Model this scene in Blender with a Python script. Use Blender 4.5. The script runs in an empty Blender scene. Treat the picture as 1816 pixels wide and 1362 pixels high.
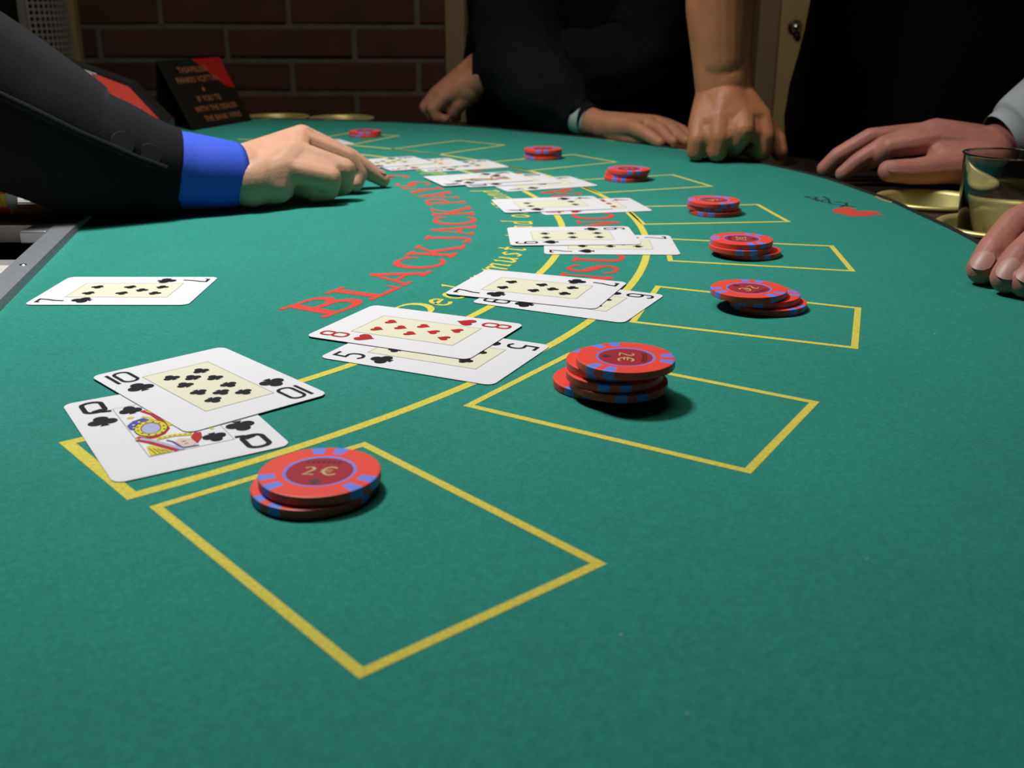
import bpy, bmesh, math, random
from mathutils import Vector, Matrix, noise
random.seed(7)
D = bpy.data
SC = bpy.context.scene
COL = SC.collection
TZ = 0.92                      # height of the felt above the floor (m); everything on the table is written in mm from here

def V(x, y, z=0.0):            # mm on the table -> metres in the room
    return Vector((x/1000.0, y/1000.0, TZ + z/1000.0))

# ------------------------------------------------------------------ camera, world, lights, exposure
cam = D.cameras.new('camera'); cam_o = D.objects.new('camera', cam); COL.objects.link(cam_o)
cam_o.location = (0, 0, TZ + 0.1485)
cam_o.rotation_euler = (math.radians(90 - 19.595), 0, 0)
cam.sensor_width = 36.0; cam.lens = 1866/1816*36.0
cam.clip_start = 0.01; cam.clip_end = 50
cam.dof.use_dof = True; cam.dof.focus_distance = 0.52; cam.dof.aperture_fstop = 18.0
SC.camera = cam_o

wd = D.worlds.new('world'); SC.world = wd; wd.use_nodes = True
wd.node_tree.nodes['Background'].inputs[0].default_value = (0.5, 0.48, 0.45, 1)
wd.node_tree.nodes['Background'].inputs[1].default_value = 0.05

def light(name, kind, loc, target, energy, color, **kw):
    l = D.lights.new(name, kind); l.energy = energy; l.color = color
    for k, v in kw.items(): setattr(l, k, v)
    o = D.objects.new(name, l); COL.objects.link(o); o.location = loc
    o.rotation_euler = (Vector(target) - Vector(loc)).to_track_quat('-Z', 'Y').to_euler()
    return o
# the lamp over the table
light('table_lamp', 'SPOT', (-0.32, 0.79, TZ + 0.90), (-0.24, 0.74, TZ), 46, (0.985, 0.99, 1.0),
      spot_size=math.radians(103), spot_blend=1.0, shadow_soft_size=0.085)
# weak unseen fill, added under the ceiling to brighten room and back wall
light('room_fill', 'AREA', (0.0, 1.0, 2.6), (0.0, 2.3, 0.9), 11, (1.0, 0.86, 0.70), shape='DISK', size=0.9)
SC.view_settings.view_transform = 'Standard'; SC.view_settings.look = 'None'
SC.view_settings.exposure = 0.0; SC.view_settings.gamma = 1.0
SC.view_settings.use_curve_mapping = False

# ------------------------------------------------------------------ materials
def mat(name, col, rough=0.6, metal=0.0, spec=0.5, noise_amt=0.0, noise_scale=50, bump=0.0, bump_scale=200, sheen=0.0,
        col2=None, trans=0.0, sss=0.0, coat=0.0):
    m = D.materials.new(name); m.use_nodes = True
    nt = m.node_tree; b = nt.nodes['Principled BSDF']
    b.inputs['Base Color'].default_value = (*col, 1); b.inputs['Roughness'].default_value = rough
    b.inputs['Metallic'].default_value = metal; b.inputs['Specular IOR Level'].default_value = spec
    b.inputs['Sheen Weight'].default_value = sheen; b.inputs['Transmission Weight'].default_value = trans
    b.inputs['Coat Weight'].default_value = coat
    if sss:
        b.inputs['Subsurface Weight'].default_value = sss; b.inputs['Subsurface Scale'].default_value = 0.004
        b.inputs['Subsurface Radius'].default_value = (1.0, 0.35, 0.2)
    tc = nt.nodes.new('ShaderNodeTexCoord')
    if noise_amt or col2:
        n = nt.nodes.new('ShaderNodeTexNoise'); n.inputs['Scale'].default_value = noise_scale; n.inputs['Detail'].default_value = 4
        nt.links.new(tc.outputs['Object'], n.inputs['Vector'])
        r = nt.nodes.new('ShaderNodeMapRange'); r.inputs[1].default_value = 0.3; r.inputs[2].default_value = 0.7
        nt.links.new(n.outputs['Fac'], r.inputs[0])
        mx = nt.nodes.new('ShaderNodeMix'); mx.data_type = 'RGBA'
        c2 = col2 if col2 else tuple(c*(1-noise_amt) for c in col)
        mx.inputs[6].default_value = (*col, 1); mx.inputs[7].default_value = (*c2, 1)
        nt.links.new(r.outputs[0], mx.inputs[0]); nt.links.new(mx.outputs[2], b.inputs['Base Color'])
    if bump:
        n2 = nt.nodes.new('ShaderNodeTexNoise'); n2.inputs['Scale'].default_value = bump_scale; n2.inputs['Detail'].default_value = 3
        nt.links.new(tc.outputs['Object'], n2.inputs['Vector'])
        bp = nt.nodes.new('ShaderNodeBump'); bp.inputs['Strength'].default_value = bump; bp.inputs['Distance'].default_value = 0.001
        nt.links.new(n2.outputs['Fac'], bp.inputs['Height']); nt.links.new(bp.outputs[0], b.inputs['Normal'])
    return m

def felt_material():
    m = D.materials.new('green_felt'); m.use_nodes = True; nt = m.node_tree; b = nt.nodes['Principled BSDF']
    b.inputs['Roughness'].default_value = 0.9; b.inputs['Specular IOR Level'].default_value = 0.15
    b.inputs['Sheen Weight'].default_value = 0.12; b.inputs['Sheen Roughness'].default_value = 0.45
    b.inputs['Sheen Tint'].default_value = (0.55, 0.9, 0.8, 1)
    tc = nt.nodes.new('ShaderNodeTexCoord')
    def nz(scale, detail=3, rough=0.5):
        n = nt.nodes.new('ShaderNodeTexNoise'); n.inputs['Scale'].default_value = scale
        n.inputs['Detail'].default_value = detail; n.inputs['Roughness'].default_value = rough
        nt.links.new(tc.outputs['Object'], n.inputs['Vector']); return n
    fine, mid, big = nz(1300, 2), nz(480, 3, 0.75), nz(8, 4, 0.6)
    def ramp(n, lo, hi):
        r = nt.nodes.new('ShaderNodeMapRange'); r.inputs[1].default_value = 0.3; r.inputs[2].default_value = 0.7
        r.inputs[3].default_value = lo; r.inputs[4].default_value = hi
        nt.links.new(n.outputs['Fac'], r.inputs[0]); return r
    def mul(a, bb):
        k = nt.nodes.new('ShaderNodeMath'); k.operation = 'MULTIPLY'
        nt.links.new(a.outputs[0], k.inputs[0]); nt.links.new(bb.outputs[0], k.inputs[1]); return k
    f = mul(mul(ramp(fine, 0.88, 1.12), ramp(mid, 0.84, 1.16)), ramp(big, 0.94, 1.06))
    vm = nt.nodes.new('ShaderNodeVectorMath'); vm.operation = 'SCALE'
    vm.inputs[0].default_value = (0.024, 0.245, 0.186)
    nt.links.new(f.outputs[0], vm.inputs['Scale']); nt.links.new(vm.outputs[0], b.inputs['Base Color'])
    bp = nt.nodes.new('ShaderNodeBump'); bp.inputs['Strength'].default_value = 0.35; bp.inputs['Distance'].default_value = 0.0006
    nt.links.new(mid.outputs['Fac'], bp.inputs['Height']); nt.links.new(bp.outputs[0], b.inputs['Normal'])
    return m

M = {}
M['felt'] = felt_material()
M['print_yellow'] = mat('yellow_print', (0.78, 0.68, 0.10), 0.85, spec=0.2, noise_amt=0.25, noise_scale=700)
M['print_red'] = mat('red_print', (0.72, 0.075, 0.05), 0.85, spec=0.2, noise_amt=0.25, noise_scale=700)
M['print_dark'] = mat('dark_print', (0.02, 0.045, 0.045), 0.85, spec=0.2)
M['card_white'] = mat('card_white', (0.84, 0.84, 0.86), 0.35, spec=0.4)
M['card_edge'] = mat('card_edge', (0.35, 0.35, 0.36), 0.7)
M['card_cream'] = mat('card_cream', (0.81, 0.80, 0.60), 0.4, spec=0.4)
M['card_line'] = mat('card_line', (0.42, 0.42, 0.34), 0.4)
M['ink_black'] = mat('ink_black', (0.008, 0.008, 0.012), 0.6, spec=0.15)
M['ink_red'] = mat('ink_red', (0.46, 0.015, 0.018), 0.6, spec=0.2)
M['ink_yellow'] = mat('ink_yellow', (0.72, 0.62, 0.03), 0.4)
M['ink_blue'] = mat('ink_blue', (0.07, 0.07, 0.33), 0.4)
M['ink_lilac'] = mat('ink_lilac', (0.45, 0.45, 0.66), 0.4)
M['ink_skin'] = mat('ink_skin', (0.75, 0.55, 0.45), 0.4)
M['chip_red'] = mat('chip_red', (0.88, 0.075, 0.045), 0.45, spec=0.3, bump=0.08, bump_scale=900)
M['chip_blue'] = mat('chip_blue', (0.17, 0.24, 0.80), 0.45, spec=0.3)
M['chip_inlay'] = mat('chip_inlay', (0.42, 0.035, 0.05), 0.3, spec=0.5)
M['chip_gold'] = mat('chip_gold', (0.62, 0.50, 0.20), 0.4)
M['chip_dark'] = mat('chip_dark', (0.10, 0.03, 0.035), 0.4)
M['chip_green'] = mat('chip_green', (0.03, 0.28, 0.09), 0.45)
M['chip_yellow'] = mat('chip_yellow', (0.75, 0.60, 0.04), 0.45)
M['brass'] = mat('brass', (0.66, 0.58, 0.22), 0.42, metal=0.55, spec=0.8)
M['rail'] = mat('rail_dark', (0.018, 0.011, 0.009), 0.30, spec=0.5, noise_amt=0.3, noise_scale=60)
M['piping'] = mat('piping_black', (0.006, 0.006, 0.006), 0.6)
M['table_wood'] = mat('table_wood', (0.03, 0.014, 0.008), 0.5)
M['aluminium'] = mat('aluminium', (0.46, 0.49, 0.52), 0.42, metal=0.85, noise_amt=0.12, noise_scale=160)
M['tray_dark'] = mat('tray_dark', (0.012, 0.012, 0.012), 0.5)
M['tray_metal'] = mat('tray_metal', (0.66, 0.63, 0.60), 0.45, metal=0.15, noise_amt=0.15, noise_scale=120)
M['skin_fair'] = mat('skin_fair', (0.62, 0.34, 0.22), 0.5, spec=0.35, noise_amt=0.12, noise_scale=60, bump=0.25, bump_scale=420, sss=0.12)
M['skin_mid'] = mat('skin_mid', (0.50, 0.22, 0.125), 0.5, spec=0.35, noise_amt=0.18, noise_scale=50, bump=0.3, bump_scale=350, sss=0.12)
M['skin_tan'] = mat('skin_tan', (0.46, 0.185, 0.085), 0.5, spec=0.35, noise_amt=0.2, noise_scale=45, bump=0.3, bump_scale=350, sss=0.12)
M['skin_ruddy'] = mat('skin_ruddy', (0.50, 0.20, 0.15), 0.5, spec=0.35, noise_amt=0.2, noise_scale=50, bump=0.35, bump_scale=300, sss=0.12)
M['nail'] = mat('nail', (0.50, 0.255, 0.20), 0.42, spec=0.4)
M['suit'] = mat('suit_charcoal', (0.0095, 0.0095, 0.0115), 0.95, spec=0.12, sheen=0.04, noise_amt=0.15, noise_scale=300, bump=0.3, bump_scale=900)
M['button'] = mat('button_black', (0.012, 0.012, 0.013), 0.6, spec=0.25)
M['shirt_blue'] = mat('shirt_blue', (0.028, 0.085, 0.62), 0.8, bump=0.15, bump_scale=700)
M['cloth_black'] = mat('cloth_black', (0.0060, 0.0060, 0.0085), 0.9, spec=0.12)
M['cloth_tee'] = mat('cloth_tee', (0.004, 0.004, 0.004), 0.95, spec=0.1)
M['cloth_grey'] = mat('cloth_grey', (0.42, 0.46, 0.50), 0.8, bump=0.2, bump_scale=600)
M['cloth_white'] = mat('cloth_white', (0.36, 0.42, 0.38), 0.8)
M['trousers'] = mat('trousers_dark', (0.01, 0.01, 0.012), 0.9)
M['brick'] = mat('brick', (0.115, 0.052, 0.035), 0.9, col2=(0.075, 0.038, 0.028), noise_scale=9, bump=0.6, bump_scale=90)
M['brick2'] = mat('brick_dark', (0.085, 0.045, 0.033), 0.9, col2=(0.06, 0.035, 0.027), noise_scale=9, bump=0.6, bump_scale=90)
M['mortar'] = mat('mortar', (0.17, 0.168, 0.14), 0.95, noise_amt=0.3, noise_scale=30, bump=0.5, bump_scale=150)
M['plaster'] = mat('plaster_beige', (0.16, 0.13, 0.08), 0.9, noise_amt=0.15, noise_scale=6)
M['door'] = mat('door_khaki', (0.62, 0.47, 0.21), 0.6, noise_amt=0.2, noise_scale=12)
M['frame_olive'] = mat('frame_olive', (0.32, 0.26, 0.15), 0.6)
M['steel'] = mat('steel', (0.7, 0.7, 0.7), 0.2, metal=1.0)
M['floor'] = mat('floor_dark', (0.04, 0.035, 0.03), 0.6, noise_amt=0.3, noise_scale=4)
M['wall_dark'] = mat('wall_dark', (0.06, 0.05, 0.045), 0.9)
M['ceiling'] = mat('ceiling', (0.10, 0.10, 0.10), 0.9)
M['perf'] = mat('perforated_grey', (0.42, 0.42, 0.40), 0.5, metal=0.3)
M['black_plastic'] = mat('black_plastic', (0.006, 0.006, 0.006), 0.35)
M['red_plastic'] = mat('red_plastic', (0.60, 0.05, 0.03), 0.35)
M['pink_plastic'] = mat('pale_red_cards', (0.75, 0.32, 0.24), 0.4)
M['sign_black'] = mat('sign_black', (0.007, 0.007, 0.007), 0.3)
M['sign_red'] = mat('sign_red', (0.42, 0.008, 0.008), 0.4)
M['sign_text'] = mat('sign_text', (0.32, 0.12, 0.05), 0.5)
M['lint'] = mat('lint', (0.7, 0.75, 0.72), 0.9)
g = D.materials.new('clear_glass'); g.use_nodes = True
b_ = g.node_tree.nodes['Principled BSDF']; b_.inputs['Base Color'].default_value = (0.94, 0.95, 0.94, 1)
b_.inputs['Transmission Weight'].default_value = 1.0; b_.inputs['Roughness'].default_value = 0.02; b_.inputs['IOR'].default_value = 1.48
M['glass'] = g

# ------------------------------------------------------------------ object helpers
def link(name, me, mats=None, parent=None, smooth=False):
    o = D.objects.new(name, me); COL.objects.link(o)
    if mats is not None:
        for m in (mats if isinstance(mats, (list, tuple)) else [mats]): me.materials.append(m)
    if smooth:
        me.polygons.foreach_set('use_smooth', [True]*len(me.polygons))
    if parent: o.parent = parent
    return o
def mesh(name, verts, faces, mats=None, parent=None, smooth=False, idx=None):
    me = D.meshes.new(name); me.from_pydata([tuple(v) for v in verts], [], faces)
    o = link(name, me, mats, parent, smooth)
    if idx: me.polygons.foreach_set('material_index', idx)
    me.update(); return o
def empty(name, loc=(0, 0, 0), rz=0.0, parent=None):
    o = D.objects.new(name, None); COL.objects.link(o); o.location = loc; o.rotation_euler = (0, 0, rz)
    o.empty_display_size = 0.02
    if parent: o.parent = parent
    return o
def tag(o, label=None, cat=None, group=None, kind=None):
    if label: o['label'] = label
    if cat: o['category'] = cat
    if group: o['group'] = group
    if kind: o['kind'] = kind
    return o
def box(name, lo, hi, m, parent=None, bevel=0.0):
    bm = bmesh.new(); bmesh.ops.create_cube(bm, size=1)
    for v in bm.verts:
        v.co = Vector([(lo[i]+hi[i])/2 + v.co[i]*(hi[i]-lo[i]) for i in range(3)])
    if bevel: bmesh.ops.bevel(bm, geom=bm.edges[:], offset=bevel, segments=2, affect='EDGES', profile=0.5)
    me = D.meshes.new(name); bm.to_mesh(me); bm.free()
    return link(name, me, m, parent)
def bx(name, lo, hi, m, parent=None, bevel=0.0):   # same in table mm
    return box(name, V(*lo), V(*hi), m, parent, bevel/1000)
def prism(name, pts, z0, z1, m, parent=None):      # extruded polygon, local units (m)
    n = len(pts)
    vs = [(x, y, z0) for x, y in pts] + [(x, y, z1) for x, y in pts]
    fs = [tuple(reversed(range(n))), tuple(range(n, 2*n))] + [(i, (i+1) % n, n+(i+1) % n, n+i) for i in range(n)]
    return mesh(name, vs, fs, m, parent)

# strokes: a polyline with width -> quads in 2D
def stroke(pts, w, closed=False):
    n = len(pts); L, R = [], []
    ws = w if isinstance(w, (list, tuple)) else [w]*n
    for i in range(n):
        if closed: a, c = pts[i-1], pts[(i+1) % n]
        else: a, c = pts[max(i-1, 0)], pts[min(i+1, n-1)]
        b = pts[i]
        d1 = (b[0]-a[0], b[1]-a[1]); d2 = (c[0]-b[0], c[1]-b[1])
        l1 = math.hypot(*d1) or 1e-9; l2 = math.hypot(*d2) or 1e-9
        if a == b: d1, l1 = d2, l2
        if c == b: d2, l2 = d1, l1
        n1 = (-d1[1]/l1, d1[0]/l1); n2 = (-d2[1]/l2, d2[0]/l2)
        nx, ny = n1[0]+n2[0], n1[1]+n2[1]; k = math.hypot(nx, ny) or 1e-9; nx, ny = nx/k, ny/k
        ml = min(1.0/max(nx*n1[0]+ny*n1[1], 0.3), 1.8)
        h = ws[i]/2*ml
        L.append((b[0]+nx*h, b[1]+ny*h)); R.append((b[0]-nx*h, b[1]-ny*h))
    vs = []; fs = []
    for l, r in zip(L, R): vs += [l, r]
    for i in range(n if closed else n-1):
        j = (i+1) % n
        fs.append((2*i+1, 2*j+1, 2*j, 2*i))
    return vs, fs
def arc(cx, cy, rx, ry, a0, a1, n=10):
    return [(cx+rx*math.cos(math.radians(a0+(a1-a0)*i/n)), cy+ry*math.sin(math.radians(a0+(a1-a0)*i/n))) for i in range(n+1)]
class Flat:                                        # collects flat print in a plane
    def __init__(s): s.v = []; s.f = []
    def add(s, vs, fs):
        k = len(s.v); s.n = getattr(s, 'n', 0)+1; s.zz = getattr(s, 'zz', [])+[s.n*1.5e-6]*len(vs)
        s.v += vs; s.f += [tuple(i+k for i in f) for f in fs]
    def poly(s, pts): s.add(list(pts), [tuple(range(len(pts)))])
    def stroke(s, pts, w, closed=False): s.add(*stroke(pts, w, closed))
    def build(s, name, m, parent, z, fn=None, up=True):
        vs = [((fn(*p) if fn else p)) for p in s.v]
        fs = []
        for f in s.f:
            a = 0.0
            for i in range(len(f)):
                x0, y0 = vs[f[i]][:2]; x1, y1 = vs[f[(i+1) % len(f)]][:2]; a += x0*y1-x1*y0
            fs.append(f if a > 0 else tuple(reversed(f)))
        return mesh(name, [(p[0], p[1], z+min(dz, 6e-5)) for p, dz in zip(vs, s.zz)], fs, m, parent)

# ------------------------------------------------------------------ room shell
def struct(o): o['kind'] = 'structure'; return o
WY = 2.50
struct(box('floor', (-3, -2.5, -0.1), (3, 2.75, 0), M['floor']))
struct(box('ceiling', (-3, -2.5, 2.7), (3, 2.75, 2.8), M['ceiling']))
struct(box('wall_left', (-3.1, -2.5, 0), (-3, 2.75, 2.7), M['wall_dark']))
struct(box('wall_right', (3, -2.5, 0), (3.1, 2.75, 2.7), M['wall_dark']))
struct(box('wall_front', (-3, -2.6, 0), (3, -2.5, 2.7), M['wall_dark']))
wb = struct(empty('wall_back', (0, WY, 0)))
XB = -0.150                                         # right end of the brickwork
o = box('mortar_bed', (-3, 0.0045, 0), (XB, 0.25, 2.7), M['mortar'], wb)
o = box('plaster', (XB, 0.0, 0), (3, 0.25, 2.7), M['plaster'], wb)
BL_, BH, PX_, PZ = 0.2745, 0.0600, 0.2877, 0.0725
def brick_mesh(seed):
    rnd = random.Random(seed); bm = bmesh.new(); bmesh.ops.create_cube(bm, size=1)
    for v in bm.verts:
        v.co.x *= BL_; v.co.y *= 0.05; v.co.z *= BH
        v.co += Vector((rnd.uniform(-.0015, .0015), rnd.uniform(-.001, .001), rnd.uniform(-.0012, .0012)))
    bmesh.ops.bevel(bm, geom=bm.edges[:], offset=0.0022, segments=1, affect='EDGES')
    me = D.meshes.new('brick'); bm.to_mesh(me); bm.free()
    me.materials.append(M['brick'] if seed % 3 else M['brick2']); return me
BM = [brick_mesh(s) for s in range(6)]
z0 = TZ + 0.1485 - 0.0355 - PZ*0.5                   # centre of the course just under eye level
nb = 0
for r in range(-11, 8):
    zc = z0 + r*PZ
    off = 0.0 if r % 2 == 1 else PX_/2
    for k in range(0, 8):
        x0 = -0.229 - 0.2877/2 + 0.0 - off - k*PX_ + PX_*1.0 + 0.0155   # joint positions follow the running bond
        x1 = x0
        if x0 + BL_/2 > XB + 0.002:                  # cut brick at the end of the wall
            w = XB - (x0 - BL_/2)
            if w < 0.03: continue
            c = box('brick', (x0-BL_/2, -0.0 + 0.0, zc-BH/2), (XB, 0.05, zc+BH/2), M['brick'], wb, 0.002)
            nb += 1; continue
        c = D.objects.new('brick', random.choice(BM)); COL.objects.link(c); c.parent = wb
        c.location = (x0, 0.025 + random.uniform(-.0015, .0015), zc); nb += 1
struct(box('trim_1', (XB, WY-0.02, 0), (XB+0.045, WY+0.01, 2.7), M['frame_olive'], None, 0.003))
dr = struct(empty('door_1', (0.545, WY-0.03, 0)))
box('door_frame', (0, -0.02, 0), (0.045, 0.03, 2.1), M['frame_olive'], dr, 0.003)
box('door_frame', (0.88, -0.02, 0), (0.925, 0.03, 2.1), M['frame_olive'], dr, 0.003)
box('door_panel', (0.048, -0.012, 0.005), (0.877, 0.025, 2.08), M['door'], dr, 0.002)
def lathe(name, prof, m, parent=None, n=48, smooth=True, loc=None, close=False):
    vs = []; fs = []; k = len(prof)
    for i in range(n):
        a = 2*math.pi*i/n
        for r, z in prof: vs.append((r*math.cos(a), r*math.sin(a), z))
    for i in range(n):
        j = (i+1) % n
        for q in range(k-1 if not close else k):
            q2 = (q+1) % k
            fs.append((i*k+q, j*k+q, j*k+q2, i*k+q2))
    o = mesh(name, vs, fs, m, parent, smooth)
    if loc is not None: o.location = loc
    return o
lk = lathe('door_lock', [(0.0001, 0.012), (0.006, 0.011), (0.0085, 0.007), (0.0095, 0.0), (0.016, -0.001), (0.017, -0.003), (0.0001, -0.003)], M['steel'], dr, 24)
lk.rotation_euler = (math.radians(90), 0, 0); lk.location = (0.626-0.545, -0.016, 1.031)
lk2 = lathe('key_cylinder', [(0.0001, 0.006), (0.007, 0.005), (0.0085, 0.0), (0.0001, -0.001)], M['black_plastic'], dr, 20)
lk2.rotation_euler = (math.radians(90), 0, 0); lk2.location = (0.632-0.545, -0.013, 1.013)

# perforated metal column and a dark louvred cabinet at the far left
pc = empty('perforated_column', (-1.046, 2.33, 0)); tag(pc, 'grey perforated metal column standing by the brick wall, top left', 'column')
def perforated(R, a0, a1, na, zlo, zhi, pz, bar):
    vs = []; fs = []
    def P(a, z, r): return (r*math.cos(a), r*math.sin(a), z)
    def patch(aa, ab, za, zb):
        k = len(vs)
        for r in (R, R-0.0015):
            vs.extend([P(aa, za, r), P(ab, za, r), P(ab, zb, r), P(aa, zb, r)])
        fs.extend([(k, k+1, k+2, k+3), (k+7, k+6, k+5, k+4), (k, k+4, k+5, k+1), (k+1, k+5, k+6, k+2), (k+2, k+6, k+7, k+3), (k+3, k+7, k+4, k)])
    da = (a1-a0)/na
    ba = bar/R
    for i in range(na+1):
        a = a0+i*da; patch(a-ba/2, a+ba/2, zlo, zhi)
    nz_ = int((zhi-zlo)/pz)
    for j in range(nz_+1):
        z = zlo+j*pz
        for i in range(na): patch(a0+i*da+ba/2, a0+(i+1)*da-ba/2, z-bar/2, z+bar/2)
    return vs, fs
vs, fs = perforated(0.115, math.radians(-50), math.radians(18), 12, 0.80, 1.35, 0.0122, 0.0042)
o = mesh('perforated_sheet', vs, fs, M['perf'], pc); o['kind'] = 'stuff'
lathe('inner_column', [(0.09, 0.0), (0.09, 1.4)], M['black_plastic'], pc, 32)
lathe('solid_base', [(0.114, 0.0), (0.114, 0.80), (0.10, 0.80)], M['perf'], pc, 48)
lathe('top_cap', [(0.0001, 1.36), (0.116, 1.36), (0.118, 1.35), (0.116, 1.34)], M['perf'], pc, 48)
a = math.radians(-100)
box('edge_strip', (0.058, -0.100, 0.0), (0.071, -0.086, 1.36), M['perf'], pc, 0.001)
a = math.radians(22)
box('edge_strip', (0.109, 0.02, 0.0), (0.124, 0.045, 1.36), M['frame_olive'], pc, 0.001)
cb = empty('louvred_cabinet', (-1.193, 2.06, 0)); tag(cb, 'black cabinet with grey louvre slats in the top left corner', 'cabinet')
box('cabinet_body', (-0.30, -0.06, 0), (0.285, -0.02, 1.3), M['black_plastic'], cb, 0.004)
for i in range(12):
    z = 0.93 + i*0.0155
    box('louvre_slat', (-0.26, -0.072, z), (0.272, -0.058, z+0.006), M['perf'], cb)

# ------------------------------------------------------------------ the table
CX, CY = -472.0, 749.0
RE = [(-90, 830), (-60, 835), (-40, 835), (-20, 806), (-5, 788), (3, 787), (10, 793), (20, 803), (46, 804), (68, 815), (80, 812), (90, 812)]
def RF(th):
    for (a, ra), (b, rb) in zip(RE, RE[1:]):
        if a <= th <= b:
            t = (th-a)/(b-a); t = t*t*(3-2*t); return ra+(rb-ra)*t
    return RE[0][1] if th < 0 else RE[-1][1]
def pol(r, th): return (CX+r*math.cos(math.radians(th)), CY+r*math.sin(math.radians(th)))
tb = empty('blackjack_table', (0, 0, 0))
tag(tb, 'green felt blackjack table with yellow betting boxes and a black rail', 'table')
XL = -520.0
ths = [-90+i*1.5 for i in range(121)]
# felt with the opening for the chip tray
# tray geometry (mm)
def tray_x(y): return -269.0 + (y-535.0)*(-48.0/246.0)      # outer edge of the tray frame on the felt
TY0, TY1 = 300.0, 1090.0
fm = [pol(RF(th), th) for th in ths]
ylo, yhi = fm[0][1], fm[-1][1]
outline = [(XL, ylo)] + fm + [(XL, yhi)]
def add_region(name, polys, z0_, z1_, m, parent):
    bm = bmesh.new()
    for pts in polys:
        vv = [bm.verts.new(V(x, y, z1_)) for x, y in pts]
        bm.faces.new(vv)
    bmesh.ops.remove_doubles(bm, verts=bm.verts[:], dist=1e-6)
    top = bm.faces[:]
    bmesh.ops.recalc_face_normals(bm, faces=top)
    for f in bm.faces:
        if f.normal.z < 0: f.normal_flip()
    r = bmesh.ops.extrude_face_region(bm, geom=bm.faces[:])
    for v in [e for e in r['geom'] if isinstance(e, bmesh.types.BMVert)]: v.co.z -= (z1_-z0_)/1000
    bmesh.ops.recalc_face_normals(bm, faces=bm.faces[:])
    me = D.meshes.new(name); bm.to_mesh(me); bm.free()
    return link(name, me, m, parent)
# split the D-shape: front part (y<TY0), back part (y>TY1), the middle left and right of the tray opening
def clip(pts, keep):                                # clip polygon by half plane keep(p)>=0
    out = []
    for i, p in enumerate(pts):
        q = pts[(i+1) % len(pts)]; a, b = keep(p), keep(q)
        if a >= 0: out.append(p)
        if a*b < 0:
            t = a/(a-b); out.append((p[0]+(q[0]-p[0])*t, p[1]+(q[1]-p[1])*t))
    return out
front = clip(outline, lambda p: TY0-p[1])
back = clip(outline, lambda p: p[1]-TY1)
mid = clip(clip(outline, lambda p: p[1]-TY0), lambda p: TY1-p[1])
midr = clip(mid, lambda p: p[0]-tray_x(p[1]))
midl = clip(mid, lambda p: -470-p[0])
add_region('felt_top', [front, back, midr, midl], -9, 0, M['felt'], tb)

# rail with drink surface, rounded on the outside
def rail():
    prof = [(1.0, -40), (1.0, -3.5), (60, -3.5), (88, -4), (98, -8), (104, -16), (106, -28), (104, -46), (96, -58), (60, -62), (1, -62)]
    vs = []; fs = []; k = len(prof)
    tt = [-93+i*1.5 for i in range(125)]
    for th in tt:
        R = RF(max(-90, min(90, th)))
        for dr_, z in prof: vs.append(V(*pol(R+dr_, th), z))
    for i in range(len(tt)-1):
        for q in range(k):
            q2 = (q+1) % k
            fs.append((i*k+q, (i+1)*k+q, (i+1)*k+q2, i*k+q2))
    fs.append(tuple(range(k))); fs.append(tuple(reversed([(len(tt)-1)*k+q for q in range(k)])))
    return mesh('rail', vs, fs, M['rail'], tb, True)
rail_o = rail()
def tube_line(name, pts, r, m, parent, n=8):        # tube along points (metres)
    vs = []; fs = []
    for i, p in enumerate(pts):
        t = (pts[min(i+1, len(pts)-1)] - pts[max(i-1, 0)]).normalized()
        s = t.cross(Vector((0, 0, 1))).normalized(); u = s.cross(t)
        for j in range(n):
            a = 2*math.pi*j/n; vs.append(p + s*(r*math.cos(a)) + u*(r*math.sin(a)))
    for i in range(len(pts)-1):
        for j in range(n): fs.append((i*n+j, i*n+(j+1) % n, (i+1)*n+(j+1) % n, (i+1)*n+j))
    return mesh(name, vs, fs, m, parent, True)
tube_line('edge_piping', [V(*pol(RF(th)+0.5, th), -0.8) for th in ths], 0.0026, M['piping'], tb)
# table body and legs (under the top)
body = [pol(RF(th)-40, th) for th in ths]
prism('table_body', [(x/1000, y/1000) for x, y in [(XL+20, body[0][1])]+body+[(XL+20, body[-1][1])]], TZ-0.17, TZ-0.045, M['table_wood'], tb)
for (lx, ly) in ((-440, 60), (-440, 1440), (120, 500), (120, 1000)):
    box('leg', ((lx-35)/1000, (ly-35)/1000, 0), ((lx+35)/1000, (ly+35)/1000, TZ-0.16), M['table_wood'], tb, 0.004)

# cup holders
def cup(th, dr_=44, label=None):
    R = RF(th); x, y = pol(R+dr_, th)
    prof = [(0.0001, -0.040), (0.034, -0.040), (0.038, -0.036), (0.0405, -0.0035), (0.0425, -0.0008), (0.046, -0.0004), (0.0475, -0.0015),
            (0.0478, -0.0036), (0.041, -0.0040), (0.0395, -0.041), (0.0001, -0.0415)]
    o = lathe('cup_holder', prof, M['brass'], tb, 64); o.location = V(x, y, 0.9)
    o['label'] = 'round brass cup holder'
    return x, y
CUPS = [(9.0, 41.5), (1.2, 46), (42.6, 44), (34.2, 44), (74.9, 44), (81.6, 44)]
cupA = cup(9.0, 41.5); cupB = cup(1.2, 46)
for th in (42.6, 34.2, 74.9, 81.6): cup(th, 44)
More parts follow.
